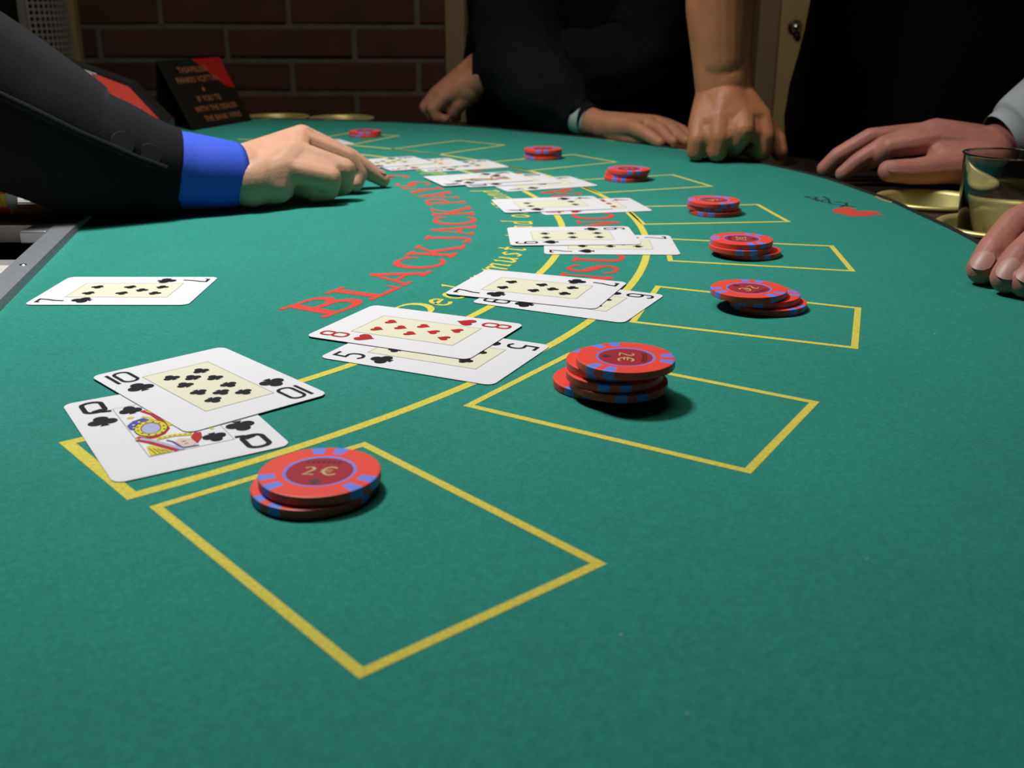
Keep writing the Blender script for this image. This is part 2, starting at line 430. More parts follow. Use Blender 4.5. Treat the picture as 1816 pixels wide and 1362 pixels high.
# the cup holders sit in round holes of the rail
bmh = bmesh.new()
for th, d_ in CUPS:
    x, y = pol(RF(th)+d_, th)
    bmesh.ops.create_cone(bmh, cap_ends=True, segments=48, radius1=0.0415, radius2=0.0415, depth=0.12, matrix=Matrix.Translation(V(x, y, 0)))
meh = D.meshes.new('holes'); bmh.to_mesh(meh); bmh.free(); oh = D.objects.new('holes', meh); COL.objects.link(oh)
bmr = bmesh.new(); bmr.from_mesh(rail_o.data); bmesh.ops.recalc_face_normals(bmr, faces=bmr.faces[:]); bmr.to_mesh(rail_o.data); bmr.free()
md = rail_o.modifiers.new('b', 'BOOLEAN'); md.operation = 'DIFFERENCE'; md.object = oh; md.solver = 'EXACT'
me_new = D.meshes.new_from_object(rail_o.evaluated_get(bpy.context.evaluated_depsgraph_get()))
rail_o.modifiers.clear(); rail_o.data = me_new; me_new.polygons.foreach_set('use_smooth', [False]*len(me_new.polygons)); D.objects.remove(oh)

# ---- print on the felt
ZP = 0.12/1000
def tblf(x, y): return (x/1000, y/1000)
def build_print(fl, name, m, fn=None):
    return fl.build(name, m, tb, TZ+ZP, fn or tblf)
def quad_ring(c, w):                                # rectangle outline from its outer corners
    n = len(c); cx = sum(p[0] for p in c)/n; cy = sum(p[1] for p in c)/n
    inner = []
    for i in range(n):
        p, a, b = c[i], c[i-1], c[(i+1) % n]
        d1 = Vector((a[0]-p[0], a[1]-p[1])).normalized(); d2 = Vector((b[0]-p[0], b[1]-p[1])).normalized()
        s = abs(d1.x*d2.y-d1.y*d2.x); q = (d1+d2)*(w/s); inner.append((p[0]+q.x, p[1]+q.y))
    vs = list(c)+inner
    return vs, [(i, (i+1) % n, n+(i+1) % n, n+i) for i in range(n)]
def radial_box(th, r0=567.5, w=76, h=112):
    a = math.radians(th); ux, uy = math.cos(a), math.sin(a)
    x0, y0 = CX+(r0*math.cos(math.asin(w/2/r0)))*ux, CY+(r0*math.cos(math.asin(w/2/r0)))*uy
    return [(x0-uy*s*w/2+ux*k*h, y0+ux*s*w/2+uy*k*h) for s, k in ((-1, 0), (-1, 1), (1, 1), (1, 0))]
BOXES = [[(-115, 301), (-53.5, 354), (27, 264.5), (-36, 210)],
         [(-19.5, 391), (26, 460), (123.5, 395.5), (81, 326)],
         [(59, 509.5), (160.5, 465), (184.5, 537), (82, 584.5)],
         [(97.5, 646), (206.5, 618), (214.5, 692), (104, 716)],
         radial_box(5.4), radial_box(19.7), radial_box(34.3), radial_box(50.0), radial_box(63.9)]
for c in BOXES:
    ar = sum(c[i][0]*c[(i+1) % 4][1]-c[(i+1) % 4][0]*c[i][1] for i in range(4))
    f = Flat(); f.add(*quad_ring(c, 3.3)); build_print(f, 'betting_box', M['print_yellow'])
# insurance band: inner and outer arcs with the end cap
def rin(th): return 503 + (th+52)*0.104
def rout(th): return 561.5 + (th+52)*0.075
f = Flat()
pin = [pol(rin(t)+0, t) for t in [-51.9+i*1.5 for i in range(86)]]
pout = [pol(rout(t), t) for t in [-51.6+i*1.5 for i in range(86)]]
f.stroke(pin[::-1]+pout, [4.6]*(len(pin)+len(pout)))
build_print(f, 'insurance_band', M['print_yellow'])

# serif capitals, height 1; T thick, t thin; every glyph = (width, [(points, width), ...])
T_, t_ = 0.17, 0.075
def srf(x0, x1, y): return ([(x0, y), (x1, y)], t_)
CAPS = {
 'B': (.82, [([(.2, 0), (.2, 1)], T_), srf(.0, .3, .035), srf(.0, .3, .965), ([(.2, .965), (.45, .965)]+arc(.45, .75, .22, .215, 90, -90, 8)+[(.2, .535)], [t_, t_]+[t_, .09, .12, .15, .16, .15, .12, .09, t_]+[t_]),
    ([(.2, .5), (.48, .5)]+arc(.48, .27, .26, .235, 90, -90, 8)+[(.2, .035)], [t_, t_]+[t_, .09, .12, .16, .17, .16, .12, .09, t_]+[t_])]),
 'L': (.72, [([(.2, 0), (.2, 1)], T_), srf(.0, .4, .035), srf(.0, .4, .965), ([(.2, .035), (.66, .035), (.7, .3)], [t_, .09, .05])]),
 'A': (.95, [([(.12, .03), (.47, .98)], .085), ([(.45, 1.0), (.8, .03)], T_), srf(.0, .28, .03), srf(.62, .97, .03), srf(.24, .68, .34)]),
 'C': (.85, [(arc(.47, .5, .36, .47, 42, 318, 18), [.16, .08, .075, .08, .10, .12, .15, .17, .17, .17, .17, .17, .15, .12, .1, .08, .075, .08, .09]), ([(.76, .66), (.76, .98)], .06)]),
 'K': (.95, [([(.2, 0), (.2, 1)], T_), srf(.02, .38, .035), srf(.02, .38, .965), ([(.25, .42), (.72, .95)], .08), ([(.4, .55), (.82, .03)], T_), srf(.56, .86, .965), srf(.64, 1.0, .03)]),
 'J': (.6, [([(.4, 1), (.4, .22)]+arc(.22, .2, .18, .19, 0, -150, 6), [T_, T_, T_, .15, .11, .08, .09, .12, .16]), srf(.22, .58, .965)]),
 'P': (.78, [([(.2, 0), (.2, 1)], T_), srf(.02, .38, .035), srf(.0, .3, .965), ([(.2, .965), (.45, .965)]+arc(.45, .71, .25, .255, 90, -90, 8)+[(.2, .455)], [t_, t_]+[t_, .09, .13, .16, .17, .16, .13, .09, t_]+[t_])]),
 'Y': (.9, [([(.14, .97), (.45, .45)], T_), ([(.76, .97), (.45, .45)], .08), ([(.45, .5), (.45, 0)], T_), srf(.0, .3, .965), srf(.6, .9, .965), srf(.28, .62, .035)]),
 'S': (.7, [([(.58, .78)]+arc(.36, .74, .22, .22, 30, 200, 7)+[(.2, .6), (.5, .42)]+arc(.34, .25, .26, .23, 20, -160, 8)+[(.08, .22)], [.06, .075, .075, .08, .08, .1, .12, .14, .15, .18, .18, .15, .12, .1, .08, .075, .075, .075, .08, .08, .09, .06])]),
 'N': (.95, [([(.18, 0), (.18, 1)], .08), ([(.16, 1.0), (.76, .0)], T_), ([(.76, 0), (.76, 1)], .08), srf(.02, .36, .035), srf(.0, .22, .965), srf(.6, .93, .965)]),
 'U': (.92, [([(.2, 1), (.2, .3)]+arc(.46, .28, .26, .25, 180, 360, 8)+[(.72, 1)], [T_, T_, T_, .16, .13, .1, .09, .08, .08, .08, .08, .08]), srf(.02, .38, .965), srf(.56, .88, .965)]),
 'R': (.9, [([(.2, 0), (.2, 1)], T_), srf(.02, .38, .035), srf(.0, .3, .965), ([(.2, .965), (.42, .965)]+arc(.42, .73, .22, .235, 90, -90, 8)+[(.2, .495)], [t_, t_]+[t_, .09, .13, .16, .17, .16, .13, .09, t_]+[t_]), ([(.42, .5), (.76, .03)], T_), srf(.6, .92, .03)]),
 'E': (.75, [([(.2, 0), (.2, 1)], T_), srf(.02, .3, .035), srf(.02, .3, .965), ([(.2, .965), (.62, .965), (.64, .75)], [t_, t_, .05]), srf(.2, .5, .51), ([(.2, .035), (.64, .035), (.68, .28)], [t_, t_, .05])]),
 'I': (.4, [([(.2, 0), (.2, 1)], T_), srf(.02, .38, .035), srf(.02, .38, .965)]),
 'T': (.8, [([(.4, 0), (.4, 1)], T_), srf(.24, .56, .035), ([(.05, .72), (.07, .96), (.73, .96), (.75, .72)], [.05, t_, t_, .05])]),
 'O': (.9, [(arc(.45, .5, .37, .47, 0, 360, 24)[:-1]+[(.82, .5)], [.17]*3+[.12]*2+[.08]*3+[.12]*2+[.17]*5+[.12]*2+[.08]*3+[.12]*2+[.17]*3)]),
 '1': (.5, [([(.28, 0), (.28, .98)], T_), ([(.08, .82), (.28, .96)], .07), srf(.1, .46, .035)]),
 '2': (.65, [(arc(.31, .73, .22, .24, 160, -30, 8)+[(.08, .06), (.6, .06)], [.12, .1, .08, .08, .12, .16, .17, .17, .15, .09, .12])]),
 '3': (.62, [(arc(.28, .74, .2, .23, 150, -90, 9)+arc(.28, .27, .25, .25, 90, -150, 9), .12)]),
}
def sl(pts, k=0.22): return [(x+y*k, y) for x, y in pts]
# italic lower case, x-height .6
i_, j_ = .10, .06
LOW = {
 'D': (.85, [(sl([(.15, 0), (.15, 1)]), .12), (sl([(.0, .97), (.35, .97)]+arc(.35, .5, .42, .47, 90, -90, 10)+[(.0, .03)]), [.06, .06]+[.06, .08, .11, .14, .15, .15, .15, .14, .11, .08, .06]+[.06])]),
 'e': (.5, [(sl([(.08, .3), (.4, .38)]+arc(.25, .36, .15, .22, 10, 180, 7)+arc(.26, .26, .18, .24, 180, 320, 6)), .08)]),
 'a': (.55, [(sl(arc(.24, .3, .18, .28, 60, 330, 10)), .08), (sl([(.42, .6), (.4, .1), (.5, .02), (.56, .08)]), [.1, .1, .07, .05])]),
 'l': (.3, [(sl([(.05, .95), (.14, 1), (.14, .1), (.22, .02), (.3, .08)]), [.05, .1, .1, .07, .05])]),
 'r': (.42, [(sl([(.04, .54), (.14, .6), (.14, 0)]), [.05, .1, .1]), (sl([(.14, .35), (.26, .56), (.4, .58)]), [.05, .06, .11])]),
 'm': (.85, [(sl([(.04, .54), (.12, .6), (.12, 0)]), [.05, .1, .1]), (sl([(.12, .35), (.26, .58), (.4, .56), (.41, 0)]), [.05, .06, .09, .1]), (sl([(.41, .35), (.55, .58), (.69, .56), (.70, .08), (.8, .04)]), [.05, .06, .09, .1, .05])]),
 'n': (.58, [(sl([(.04, .54), (.12, .6), (.12, 0)]), [.05, .1, .1]), (sl([(.12, .35), (.28, .58), (.43, .56), (.44, .08), (.54, .04)]), [.05, .06, .09, .1, .05])]),
 'u': (.58, [(sl([(.04, .54), (.12, .6), (.12, .08), (.24, .02), (.42, .25)]), [.05, .1, .1, .07, .05]), (sl([(.43, .6), (.43, .08), (.53, .04)]), [.1, .1, .05])]),
 's': (.42, [(sl([(.36, .52), (.22, .59), (.11, .47), (.2, .34), (.3, .2), (.22, .03), (.06, .08)]), [.08, .06, .08, .11, .1, .06, .07])]),
 't': (.34, [(sl([(.15, .85), (.13, .1), (.2, .02), (.3, .08)]), [.08, .1, .07, .05]), (sl([(.0, .59), (.32, .59)]), .06)]),
 'd': (.55, [(sl(arc(.24, .3, .18, .28, 60, 330, 10)), .08), (sl([(.34, .97), (.42, 1), (.4, .1), (.5, .02), (.56, .08)]), [.05, .1, .1, .07, .05])]),
 'o': (.5, [(sl(arc(.25, .3, .17, .27, 0, 360, 14)), .085)]),
 'w': (.75, [(sl([(.0, .6), (.12, .04), (.34, .5)]), [.06, .1, .07]), (sl([(.34, .55), (.44, .04), (.7, .6)]), [.07, .1, .06])]),
 '1': (.4, [(sl([(.2, 0), (.2, .95)]), .11), (sl([(.06, .8), (.2, .93)]), .06)]),
 '7': (.5, [(sl([(.05, .92), (.45, .92), (.15, 0)]), [.1, .1, .11])]),
 '6': (.5, [(sl([(.4, .95), (.12, .6)]+arc(.25, .27, .17, .25, 150, -210, 14)), .08)]),
}
def text_arc(name, glyphs, m, specs, rbase, height, warp):
    """specs: [(char, start angle, width in degrees)]; letters stand with the foot outwards"""
    f = Flat()
    for ch, a0, wd_ in specs:
        gw, strokes = glyphs[ch]
        for pts, w in strokes:
            dens = []
            ws = list(w) if isinstance(w, (list, tuple)) else [w]*len(pts)
            ws = (ws+[ws[-1]]*len(pts))[:len(pts)]
            # widths: x direction scaled to the arc, y to the height; use mean scale
            sx = wd_/gw; p2 = []; w2 = []
            for i, (x, y) in enumerate(pts):
                p2.append((a0+x*sx, y)); w2.append(ws[i])
            mmx = math.radians(1)*rbase
            loc = [(a*mmx, y*height) for a, y in p2]
            kk = 0.5*(height+sx*mmx)
            v, q = stroke(loc, [u*kk*1.15 for u in w2])
            v = [(pol(rbase+warp*(x/mmx+30) - y, x/mmx)) for x, y in v]
            f.add(v, q)
    return build_print(f, name, m)
RB, HB = 441.5, 31
def seq(txt, a0, glyphs, k, gap):
    out = []; a = a0
    for ch in txt:
        if ch == ' ': a += gap; continue
        w = glyphs[ch][0]*k; out.append((ch, a, w*0.96)); a += w+0.25
    return out
text_arc('lettering', CAPS, M['print_red'], [('B', -31.6, 5.0), ('L', -26.4, 4.2), ('A', -22.0, 4.9), ('C', -16.9, 4.6), ('K', -12.3, 5.0)], RB, HB, 0.13)
text_arc('lettering', CAPS, M['print_red'], [('J', -6.3, 3.1), ('A', -2.9, 4.6), ('C', 1.8, 4.8), ('K', 6.8, 4.9)], RB, HB, 0.13)
text_arc('lettering', CAPS, M['print_red'], [('P', 13.4, 3.7), ('A', 16.9, 4.9), ('Y', 21.6, 4.7), ('S', 26.4, 3.6)], RB, HB, 0.13)
for sp_ in ([('3', 32.8, 3.3)], [('T', 38.5, 4.2), ('O', 42.9, 4.7)], [('2', 50.2, 3.4)]): text_arc('lettering', CAPS, M['print_red'], sp_, RB, HB, 0.13)
LB, LH = 483.5, 22
text_arc('lettering', LOW, M['print_yellow'], [('D', -28.9, 2.9), ('e', -25.9, 1.7), ('a', -24.0, 1.9), ('l', -21.9, 1.0), ('e', -20.8, 1.6), ('r', -19.0, 1.4)], LB, LH, 0.12)
text_arc('lettering', LOW, M['print_yellow'], [('m', -16.3, 3.0), ('u', -13.1, 2.0), ('s', -10.9, 1.5), ('t', -9.0, 1.2)], LB, LH, 0.12)
for w_, a_ in (('stand', -5.4), ('on', 5.0), ('17', 9.6), ('and', 14.8), ('must', 22.8), ('draw', 33.0), ('to', 42.6), ('16', 47.5)):
    text_arc('lettering', LOW, M['print_yellow'], seq(w_, a_, LOW, 3.2, 1), LB, LH, 0.12)
IB, IH = 550, 31
text_arc('lettering', CAPS, M['print_red'], [('I', -20.2, 1.5), ('N', -18.2, 3.5), ('S', -14.7, 2.7), ('U', -11.6, 3.6), ('R', -7.6, 3.5), ('A', -4.0, 3.5), ('N', -.1, 3.5), ('C', 3.7, 3.4), ('E', 7.3, 3.0)], IB, IH, 0.05)
text_arc('lettering', CAPS, M['print_red'], [('P', 12.7, 2.9), ('A', 15.6, 3.7), ('Y', 19.2, 3.5), ('S', 22.6, 2.7)], IB, IH, 0.05)
for sp_ in ([('2', 27.8, 2.6)], [('T', 32.6, 3.0), ('O', 35.8, 3.4)], [('1', 41.5, 2.0)]): text_arc('lettering', CAPS, M['print_red'], sp_, IB, IH, 0.05)

# emblem on the felt: dark script over two red ovals
f = Flat()
def ell(cx, cy, a, b, ang, n=20):
    ca, sa = math.cos(math.radians(ang)), math.sin(math.radians(ang))
    return [(cx+a*math.cos(2*math.pi*i/n)*ca-b*math.sin(2*math.pi*i/n)*sa, cy+a*math.cos(2*math.pi*i/n)*sa+b*math.sin(2*math.pi*i/n)*ca) for i in range(n)]
f.poly(ell(260.5, 822, 15.5, 8.5, 60)); f.poly(ell(270, 809, 16, 9.5, 30)); f.poly([(277, 816), (282, 808), (286, 800), (279, 806)])
build_print(f, 'emblem', M['print_red'])
f = Flat()
for pts in ([(246, 888), (252, 868)], [(246, 888), (256, 884), (252, 876), (255, 864)], [(250, 866), (262, 872), (258, 853)], [(253, 862), (260, 858)], [(262, 888), (263, 872)],
            [(258, 852), (268, 846), (262, 838)], [(264, 864), (272, 856), (268, 842)], [(268, 842), (274, 838)]):
    f.stroke(pts, 2.4)
build_print(f, 'emblem_script', M['print_dark'])
# specks of lint
f = []
lv = []; lf = []
for (x, y) in ((202, 491.7), (205, 489), (102, 267), (27.3, 228.3), (38.7, 196.6), (-52, 304), (150, 470)):
    k = len(lv)
    for q in range(5): lv.append(V(x+random.uniform(-.5, .5), y+random.uniform(-.5, .5), 0.15+random.uniform(0, .35)))
    lf += [(k, k+1, k+2), (k+1, k+3, k+2), (k, k+3, k+4)]
o = mesh('lint', lv, lf, M['lint'], tb); o['kind'] = 'stuff'

# ------------------------------------------------------------------ playing cards
def club(cx, cy, s, rot=0):
    r = .27*s; out = []
    c = [(0, .24*s), (-.25*s, -.10*s), (.25*s, -.10*s)]
    polys = [ell(x, y, r, r, 0, 14) for x, y in c]
    polys.append([(-.05*s, .0), (.05*s, .0), (.05*s, -.25*s), (.17*s, -.5*s), (-.17*s, -.5*s), (-.05*s, -.25*s)][::-1])
    polys.append([(-.15*s, -.15*s), (.15*s, -.15*s), (.1*s, .15*s), (-.1*s, .15*s)])
    return place(polys, cx, cy, rot)
def heart(cx, cy, s, rot=0):
    p = []
    for i in range(28):
        t = 2*math.pi*i/28
        x = 16*math.sin(t)**3; y = 13*math.cos(t)-5*math.cos(2*t)-2*math.cos(3*t)-math.cos(4*t)
        p.append((x/33*s, y/31*s))
    return place(fan(p), cx, cy, rot)
def fan(p):
    mx = sum(a for a, b in p)/len(p); my = sum(b for a, b in p)/len(p)
    return [[(mx, my), p[i], p[(i+1) % len(p)]] for i in range(len(p))]
def spade(cx, cy, s, rot=0):
    p = []
    for i in range(28):
        t = 2*math.pi*i/28
        x = 16*math.sin(t)**3; y = 13*math.cos(t)-5*math.cos(2*t)-2*math.cos(3*t)-math.cos(4*t)
        p.append((x/33*s, -y/34*s+.06*s))
    polys = fan(p); polys.append([(-.04*s, -.1*s), (-.17*s, -.5*s), (.17*s, -.5*s), (.04*s, -.1*s)])
    return place(polys, cx, cy, rot)
def place(polys, cx, cy, rot):
    k = -1 if rot else 1
    return [[(cx+k*x, cy+k*y) for x, y in p] for p in polys]
# index characters: box 1 x 1, y up
rr = lambda x0, x1, y0, y1, r: [(x0+r, y1), (x0, y1-r), (x0, y0+r), (x0+r, y0), (x1-r, y0), (x1, y0+r), (x1, y1-r), (x1-r, y1)]
def rnd(x0, x1, y0, y1, rx, ry, n=5):
    p = []
    for cx, cy, a in ((x0+rx, y1-ry, 90), (x0+rx, y0+ry, 180), (x1-rx, y0+ry, 270), (x1-rx, y1-ry, 0)):
        p += arc(cx, cy, rx, ry, a, a+90, n)
    return p
IDX = {
 '0': [(rnd(0, 1, 0, 1, .45, .2), True)],
 '1': [([(.0, 0), (.0, 1)], False)],
 '5': [([(.95, 1), (.1, 1), (.05, .56)]+[(.6, .58)]+arc(.55, .3, .45, .28, 80, -80, 8)+[(.35, .0), (.0, .1)], False)],
 '6': [(rnd(0, 1, 0, .58, .45, .18), True), ([(0, .3), (0, .8)]+arc(.45, .82, .45, .18, 180, 90, 4)+[(.75, .99), (.98, .86)], False)],
 '7': [([(0, .86), (0, 1), (1, 1), (.85, .72), (.5, .35), (.4, 0)], False)],
 '8': [(rnd(.04, .96, .54, 1, .4, .16), True), (rnd(0, 1, 0, .54, .42, .18), True)],
 '4': [([(.8, 0), (.8, 1), (0, .3), (1.05, .3)], False)],
 'Q': [(rnd(.05, .95, .04, 1, .42, .2), True), ([(.35, .12), (.7, .2), (.8, .0), (1.15, -.05)], False)],
 'K': [([(.05, 0), (.05, 1)], False), ([(.95, 1), (.1, .4)], False), ([(.35, .58), (1, 0)], False)],
 'A': [([(0, 0), (.5, 1), (1, 0)], False), ([(.17, .33), (.83, .33)], False)],
 '3': [(arc(.45, .76, .5, .24, 130, -90, 8)+arc(.45, .26, .55, .26, 90, -130, 8), False)],
 '9': [(rnd(0, 1, .42, 1, .45, .18), True), ([(1, .7), (1, .2)]+arc(.55, .18, .45, .18, 0, -90, 4)+[(.25, .01), (.02, .14)], False)],
}
SUIT = {'club': club, 'heart': heart, 'spade': spade}
CW, CH_ = 62.0, 87.6
def layout(rank):
    L, C_, R = 24.2, 31.0, 37.8
    y = {'t': 25.4, 'b': 62.4, 'm': 43.9, 't3': 37.7, 'b3': 50.1}
    return {'4': [(L, 't'), (R, 't'), (L, 'b'), (R, 'b')],
            '5': [(L, 't'), (R, 't'), (L, 'b'), (R, 'b'), (C_, 'm')],
            '6': [(L, 't'), (R, 't'), (L, 'm'), (R, 'm'), (L, 'b'), (R, 'b')],
            '7': [(L, 't'), (R, 't'), (L, 'm'), (R, 'm'), (L, 'b'), (R, 'b'), (C_, 53.0)],
            '8': [(L, 't'), (R, 't'), (L, 'm'), (R, 'm'), (L, 'b'), (R, 'b'), (C_, 53.0), (C_, 34.8)],
            '9': [(L, 't'), (R, 't'), (L, 't3'), (R, 't3'), (L, 'b3'), (R, 'b3'), (L, 'b'), (R, 'b'), (C_, 'm')],
            '10': [(L, 't'), (R, 't'), (L, 't3'), (R, 't3'), (L, 'b3'), (R, 'b3'), (L, 'b'), (R, 'b'), (C_, 31.2), (C_, 56.4)],
            '3': [(C_, 't'), (C_, 'm'), (C_, 'b')], 'A': [(C_, 'm')]}.get(rank, []), y
def card(rank, suit, pose, z, label, group=None, tilt=None):
    """pose: position of the index corner on the table (mm) and the angle of the short edge"""
    x, y, th = pose
    r = empty('playing_card', V(x, y, z), math.radians(th))
    if tilt: r.rotation_euler = (math.radians(tilt[0]), math.radians(tilt[1]), math.radians(th))
    tag(r, label, 'playing card', group)
    mm = lambda a, b: (a/1000, -b/1000)             # card coordinates: x right, y down
    rc = 4.2; TH = 0.32/1000
    pts = []
    for cx, cy, a in ((rc, rc, 90), (rc, CH_-rc, 180), (CW-rc, CH_-rc, 270), (CW-rc, rc, 0)):
        for q in range(7):
            t = math.radians(a+q*15); pts.append((cx+rc*math.cos(t), cy-rc*math.sin(t)))
    p3 = [mm(*p) for p in pts]
    n = len(p3)
    vs = [(a, b, 0) for a, b in p3]+[(a, b, TH) for a, b in p3]
    fs = [tuple(reversed(range(n))), tuple(range(n, 2*n))]+[(i, (i+1) % n, n+(i+1) % n, n+i) for i in range(n)]
    o = mesh('card_stock', vs, fs, [M['card_white'], M['card_edge']], r, idx=[1, 0]+[1]*n)
    s = 0.00004
    ink = M['ink_red'] if suit == 'heart' else M['ink_black']
    court = rank in ('Q', 'K')
    # centre panel
    f = Flat(); f.poly([(15.8, 16), (46.2, 16), (46.2, 71.6), (15.8, 71.6)])
    if court: f.build('centre_panel', M['card_white'], r, TH+s, mm)
    else: f.build('centre_panel', M['card_cream'], r, TH+s, mm)
    f = Flat(); f.stroke([(15.8, 16), (46.2, 16), (46.2, 71.6), (15.8, 71.6)], 0.35, True); f.build('panel_outline', M['card_line'], r, TH+2*s, mm)
    # indices
    for k in (0, 1):
        fl = Flat()
        def T(a, b):
            return (a, b) if k == 0 else (CW-a, CH_-b)
        chars = list(rank); 
        if rank == '10': cells = [('1', 4.9, 3.2), ('0', 7.5, 6.2)]
        elif rank == 'Q': cells = [('Q', 5.6, 8.2)]
        elif rank == 'K': cells = [('K', 5.2, 7.0)]
        else: cells = [(rank, 5.6, 6.0)]
        ih = 14.0 if rank not in ('Q',) else 12.8
        for ch, x0, w in cells:
            for p, cl in IDX[ch]:
                fl.stroke([T(x0+a*w, 4.2+(1-b)*ih) for a, b in p], 1.5 if not court else 2.0, cl)
        fl.build('index', ink, r, TH+3*s, mm)
        fl = Flat()
        for p in SUIT[suit](9.4, 27.4, 10.6):
            fl.poly([T(a, 2*27.4-b) for a, b in p])
        fl.build('suit_mark', ink, r, TH+3*s, mm)
    lay, ys = layout(rank)
    for (a, b) in lay:
        yy = ys[b] if isinstance(b, str) else b
        fl = Flat()
        for p in SUIT[suit](a, -yy, 6.9 if rank != 'A' else 16, rot=(yy > 45)): fl.poly([(u, -v) for u, v in p])
        fl.build('pip', ink, r, TH+3*s, mm)
    if court:
        art = []
        def pl(c, pts, lv=3): art.append((c, [pts], lv))
        def stk(c, pts, w, lv=4, cl=False):
            q = Flat(); q.stroke(pts, w, cl); art.append((c, [[q.v[i] for i in fc] for fc in q.f], lv))
        pl('ink_blue', [(16.2, 37.4), (19.3, 33.6), (23.5, 32.2), (25.0, 35.0), (22.7, 41.4), (18.5, 44.0), (16.2, 42.4)])
        for q in ((18.5, 38), (20, 40), (21, 36), (18, 41)): pl('card_white', ell(q[0], q[1], .6, .6, 0, 6), 5)
        stk('ink_yellow', [(23.5, 30.6), (25.8, 33.5), (26.0, 37.5)], 1.3)
        pl('ink_lilac', ell(23.2, 44.6, 3.6, 5.6, 10, 20), 4)
        stk('ink_yellow', ell(23.2, 44.8, 4.7, 7.2, 10, 24), 2.3, 5, True)
        for i in range(12):
            t = math.radians(i*30); pl('ink_black', ell(23.2+4.7*math.cos(t), 44.8+7.2*math.sin(t), .5, .5, 0, 6), 6)
        stk('ink_black', ell(23.2, 44.8, 3.5, 5.9, 10, 24), .25, 6, True); stk('ink_black', ell(23.2, 44.8, 5.9, 8.5, 10, 24), .25, 6, True)
        stk('ink_red', [(16.6, 50.9), (18.4, 53.4), (21.9, 54.4), (25.5, 52.6), (28.4, 48.1), (28.3, 43.5)], 1.9, 4)
        stk('ink_red', [(25.0, 24.3), (27.5, 30.5), (28.5, 38), (28.6, 44)], 2.0, 4)
        stk('ink_yellow', [(26.6, 26), (29.3, 31), (30.2, 40), (30.2, 46)], 1.4, 5)
        stk('ink_red', [(16.4, 53.2), (19.6, 57.8), (26.4, 71.0)], 3.2, 4)
        stk('ink_lilac', [(17.2, 53.0), (20.6, 57.4), (27.8, 71.2)], 1.7, 5)
        pl('ink_yellow', [(17.2, 62.0), (18.9, 61.5), (24.2, 71.0), (16.3, 71.0)], 6)
        for i in range(4): stk('ink_black', [(17.5+i*1.2, 64+i*1.2), (18.4+i*1.5, 70.6)], .3, 7)
        stk('ink_yellow', [(22.2, 56.6), (28.5, 56.4), (34.6, 58.6)], 2.3, 5)
        for i in range(7): pl('ink_black', ell(23.4+i*1.8, 56.5+max(0, i-3)*.5, .35, .35, 0, 6), 7)
        pl('ink_skin', [(26.6, 63), (29.4, 60.2), (33.2, 62.9), (33.2, 68.4), (30.2, 70.6), (27.2, 68.0)], 5)
        pl('ink_red', [(33.2, 61.6), (35.6, 57.7), (38.0, 58.5), (36.9, 63.5), (33.6, 68.6)], 6)
        stk('ink_blue', [(25.0, 59.7), (26.4, 62.0), (28.0, 69.8), (33.6, 70.4)], .8, 6)
        stk('ink_black', [(29.3, 64), (30.6, 64.4)], .3, 7); stk('ink_black', [(29.5, 66.8), (30.8, 66.6)], .3, 7)
        pl('ink_yellow', ell(19.4, 29.6, 1.5, 1.2, 0, 8), 4); stk('ink_yellow', [(40.5, 48), (42.6, 58)], 1.2, 4)
        groups = {}
        for c, polys, lv in art:
            groups.setdefault((c, lv), []).extend(polys)
        for (c, lv), polys in groups.items():
            f = Flat()
            for p in polys: f.poly(p)
            f.build('court_figure', M[c], r, TH+lv*s, mm)
        for (a, b, rt) in ((21.3, 21.2, False), (40.8, 66.0, True)):
            fl = Flat()
            for p in SUIT[suit](a, -b, 8.4, rot=rt): fl.poly([(u, -v) for u, v in p])
            fl.build('pip', ink, r, TH+8*s, mm)
    return r
Z1, Z2, Z3, Z4 = 0.15, 0.62, 1.1, 1.6
card('Q', 'club', (-178.9, 391.3, 32.4), Z1, 'queen of clubs lying under the ten of clubs, nearest card to the camera')
card('10', 'club', (-179.9, 424.1, 43.2), Z2, 'ten of clubs lying across the queen, beside the nearest chips')
card('5', 'club', (-87.3, 451.9, 64.4), Z1, 'five of clubs partly covered by the red eight of hearts')
card('8', 'heart', (-99.3, 483.4, 65.4), Z2, 'eight of hearts with red pips lying on the five of clubs')
card('7', 'club', (-260.1, 541.6, 89.8), Z1, 'single seven of clubs lying alone on the left beside the metal tray')
card('6', 'club', (-22.1, 546.8, 62.9), Z1, 'black six lying under the seven of clubs, right beside the letters of insurance')
card('7', 'club', (-37.8, 563.3, 68.5), Z2, 'seven of clubs lying on a black six over the yellow dealer lettering')
card('7', 'spade', (20.7, 664.6, 88.7), Z1, 'seven of spades sticking out to the right from under the six of spades')
card('6', 'spade', (-0.9, 688.6, 92.6), Z2, 'six of spades lying across the seven of spades')
card('4', 'heart', (24.6, 800.9, 101.8), Z1, 'red-pipped card lying under the four of spades, pointing at the fifth chip stack')
card('4', 'spade', (-5.4, 807.6, 101.5), Z2, 'four of spades lying on a red-pipped card in the middle of the arc')
card('A', 'spade', (-3.6, 910.4, 112.2), Z1, 'lowest and rightmost card of the three-card hand under the king')
card('10', 'spade', (-37.8, 931.2, 107.8), Z2, 'middle card of the three-card hand, just under the king')
card('K', 'spade', (-60.5, 934.7, 112.1), Z3, 'king with a dark painted figure lying on top of a three-card hand')
card('9', 'spade', (-81.4, 1024.6, 114.4), Z1, 'rightmost card of the far row near the pointing finger')
card('5', 'heart', (-116.6, 1031.8, 117.7), Z2, 'middle card of the far row near the pointing finger')
card('8', 'spade', (-152.0, 1040.0, 120.0), Z3, 'leftmost card of the far row, touched by the pointing finger')
card('6', 'heart', (-258.8, 1208.8, 118.6), Z1, 'farthest card, almost hidden behind the dealer hand, only a white corner showing')

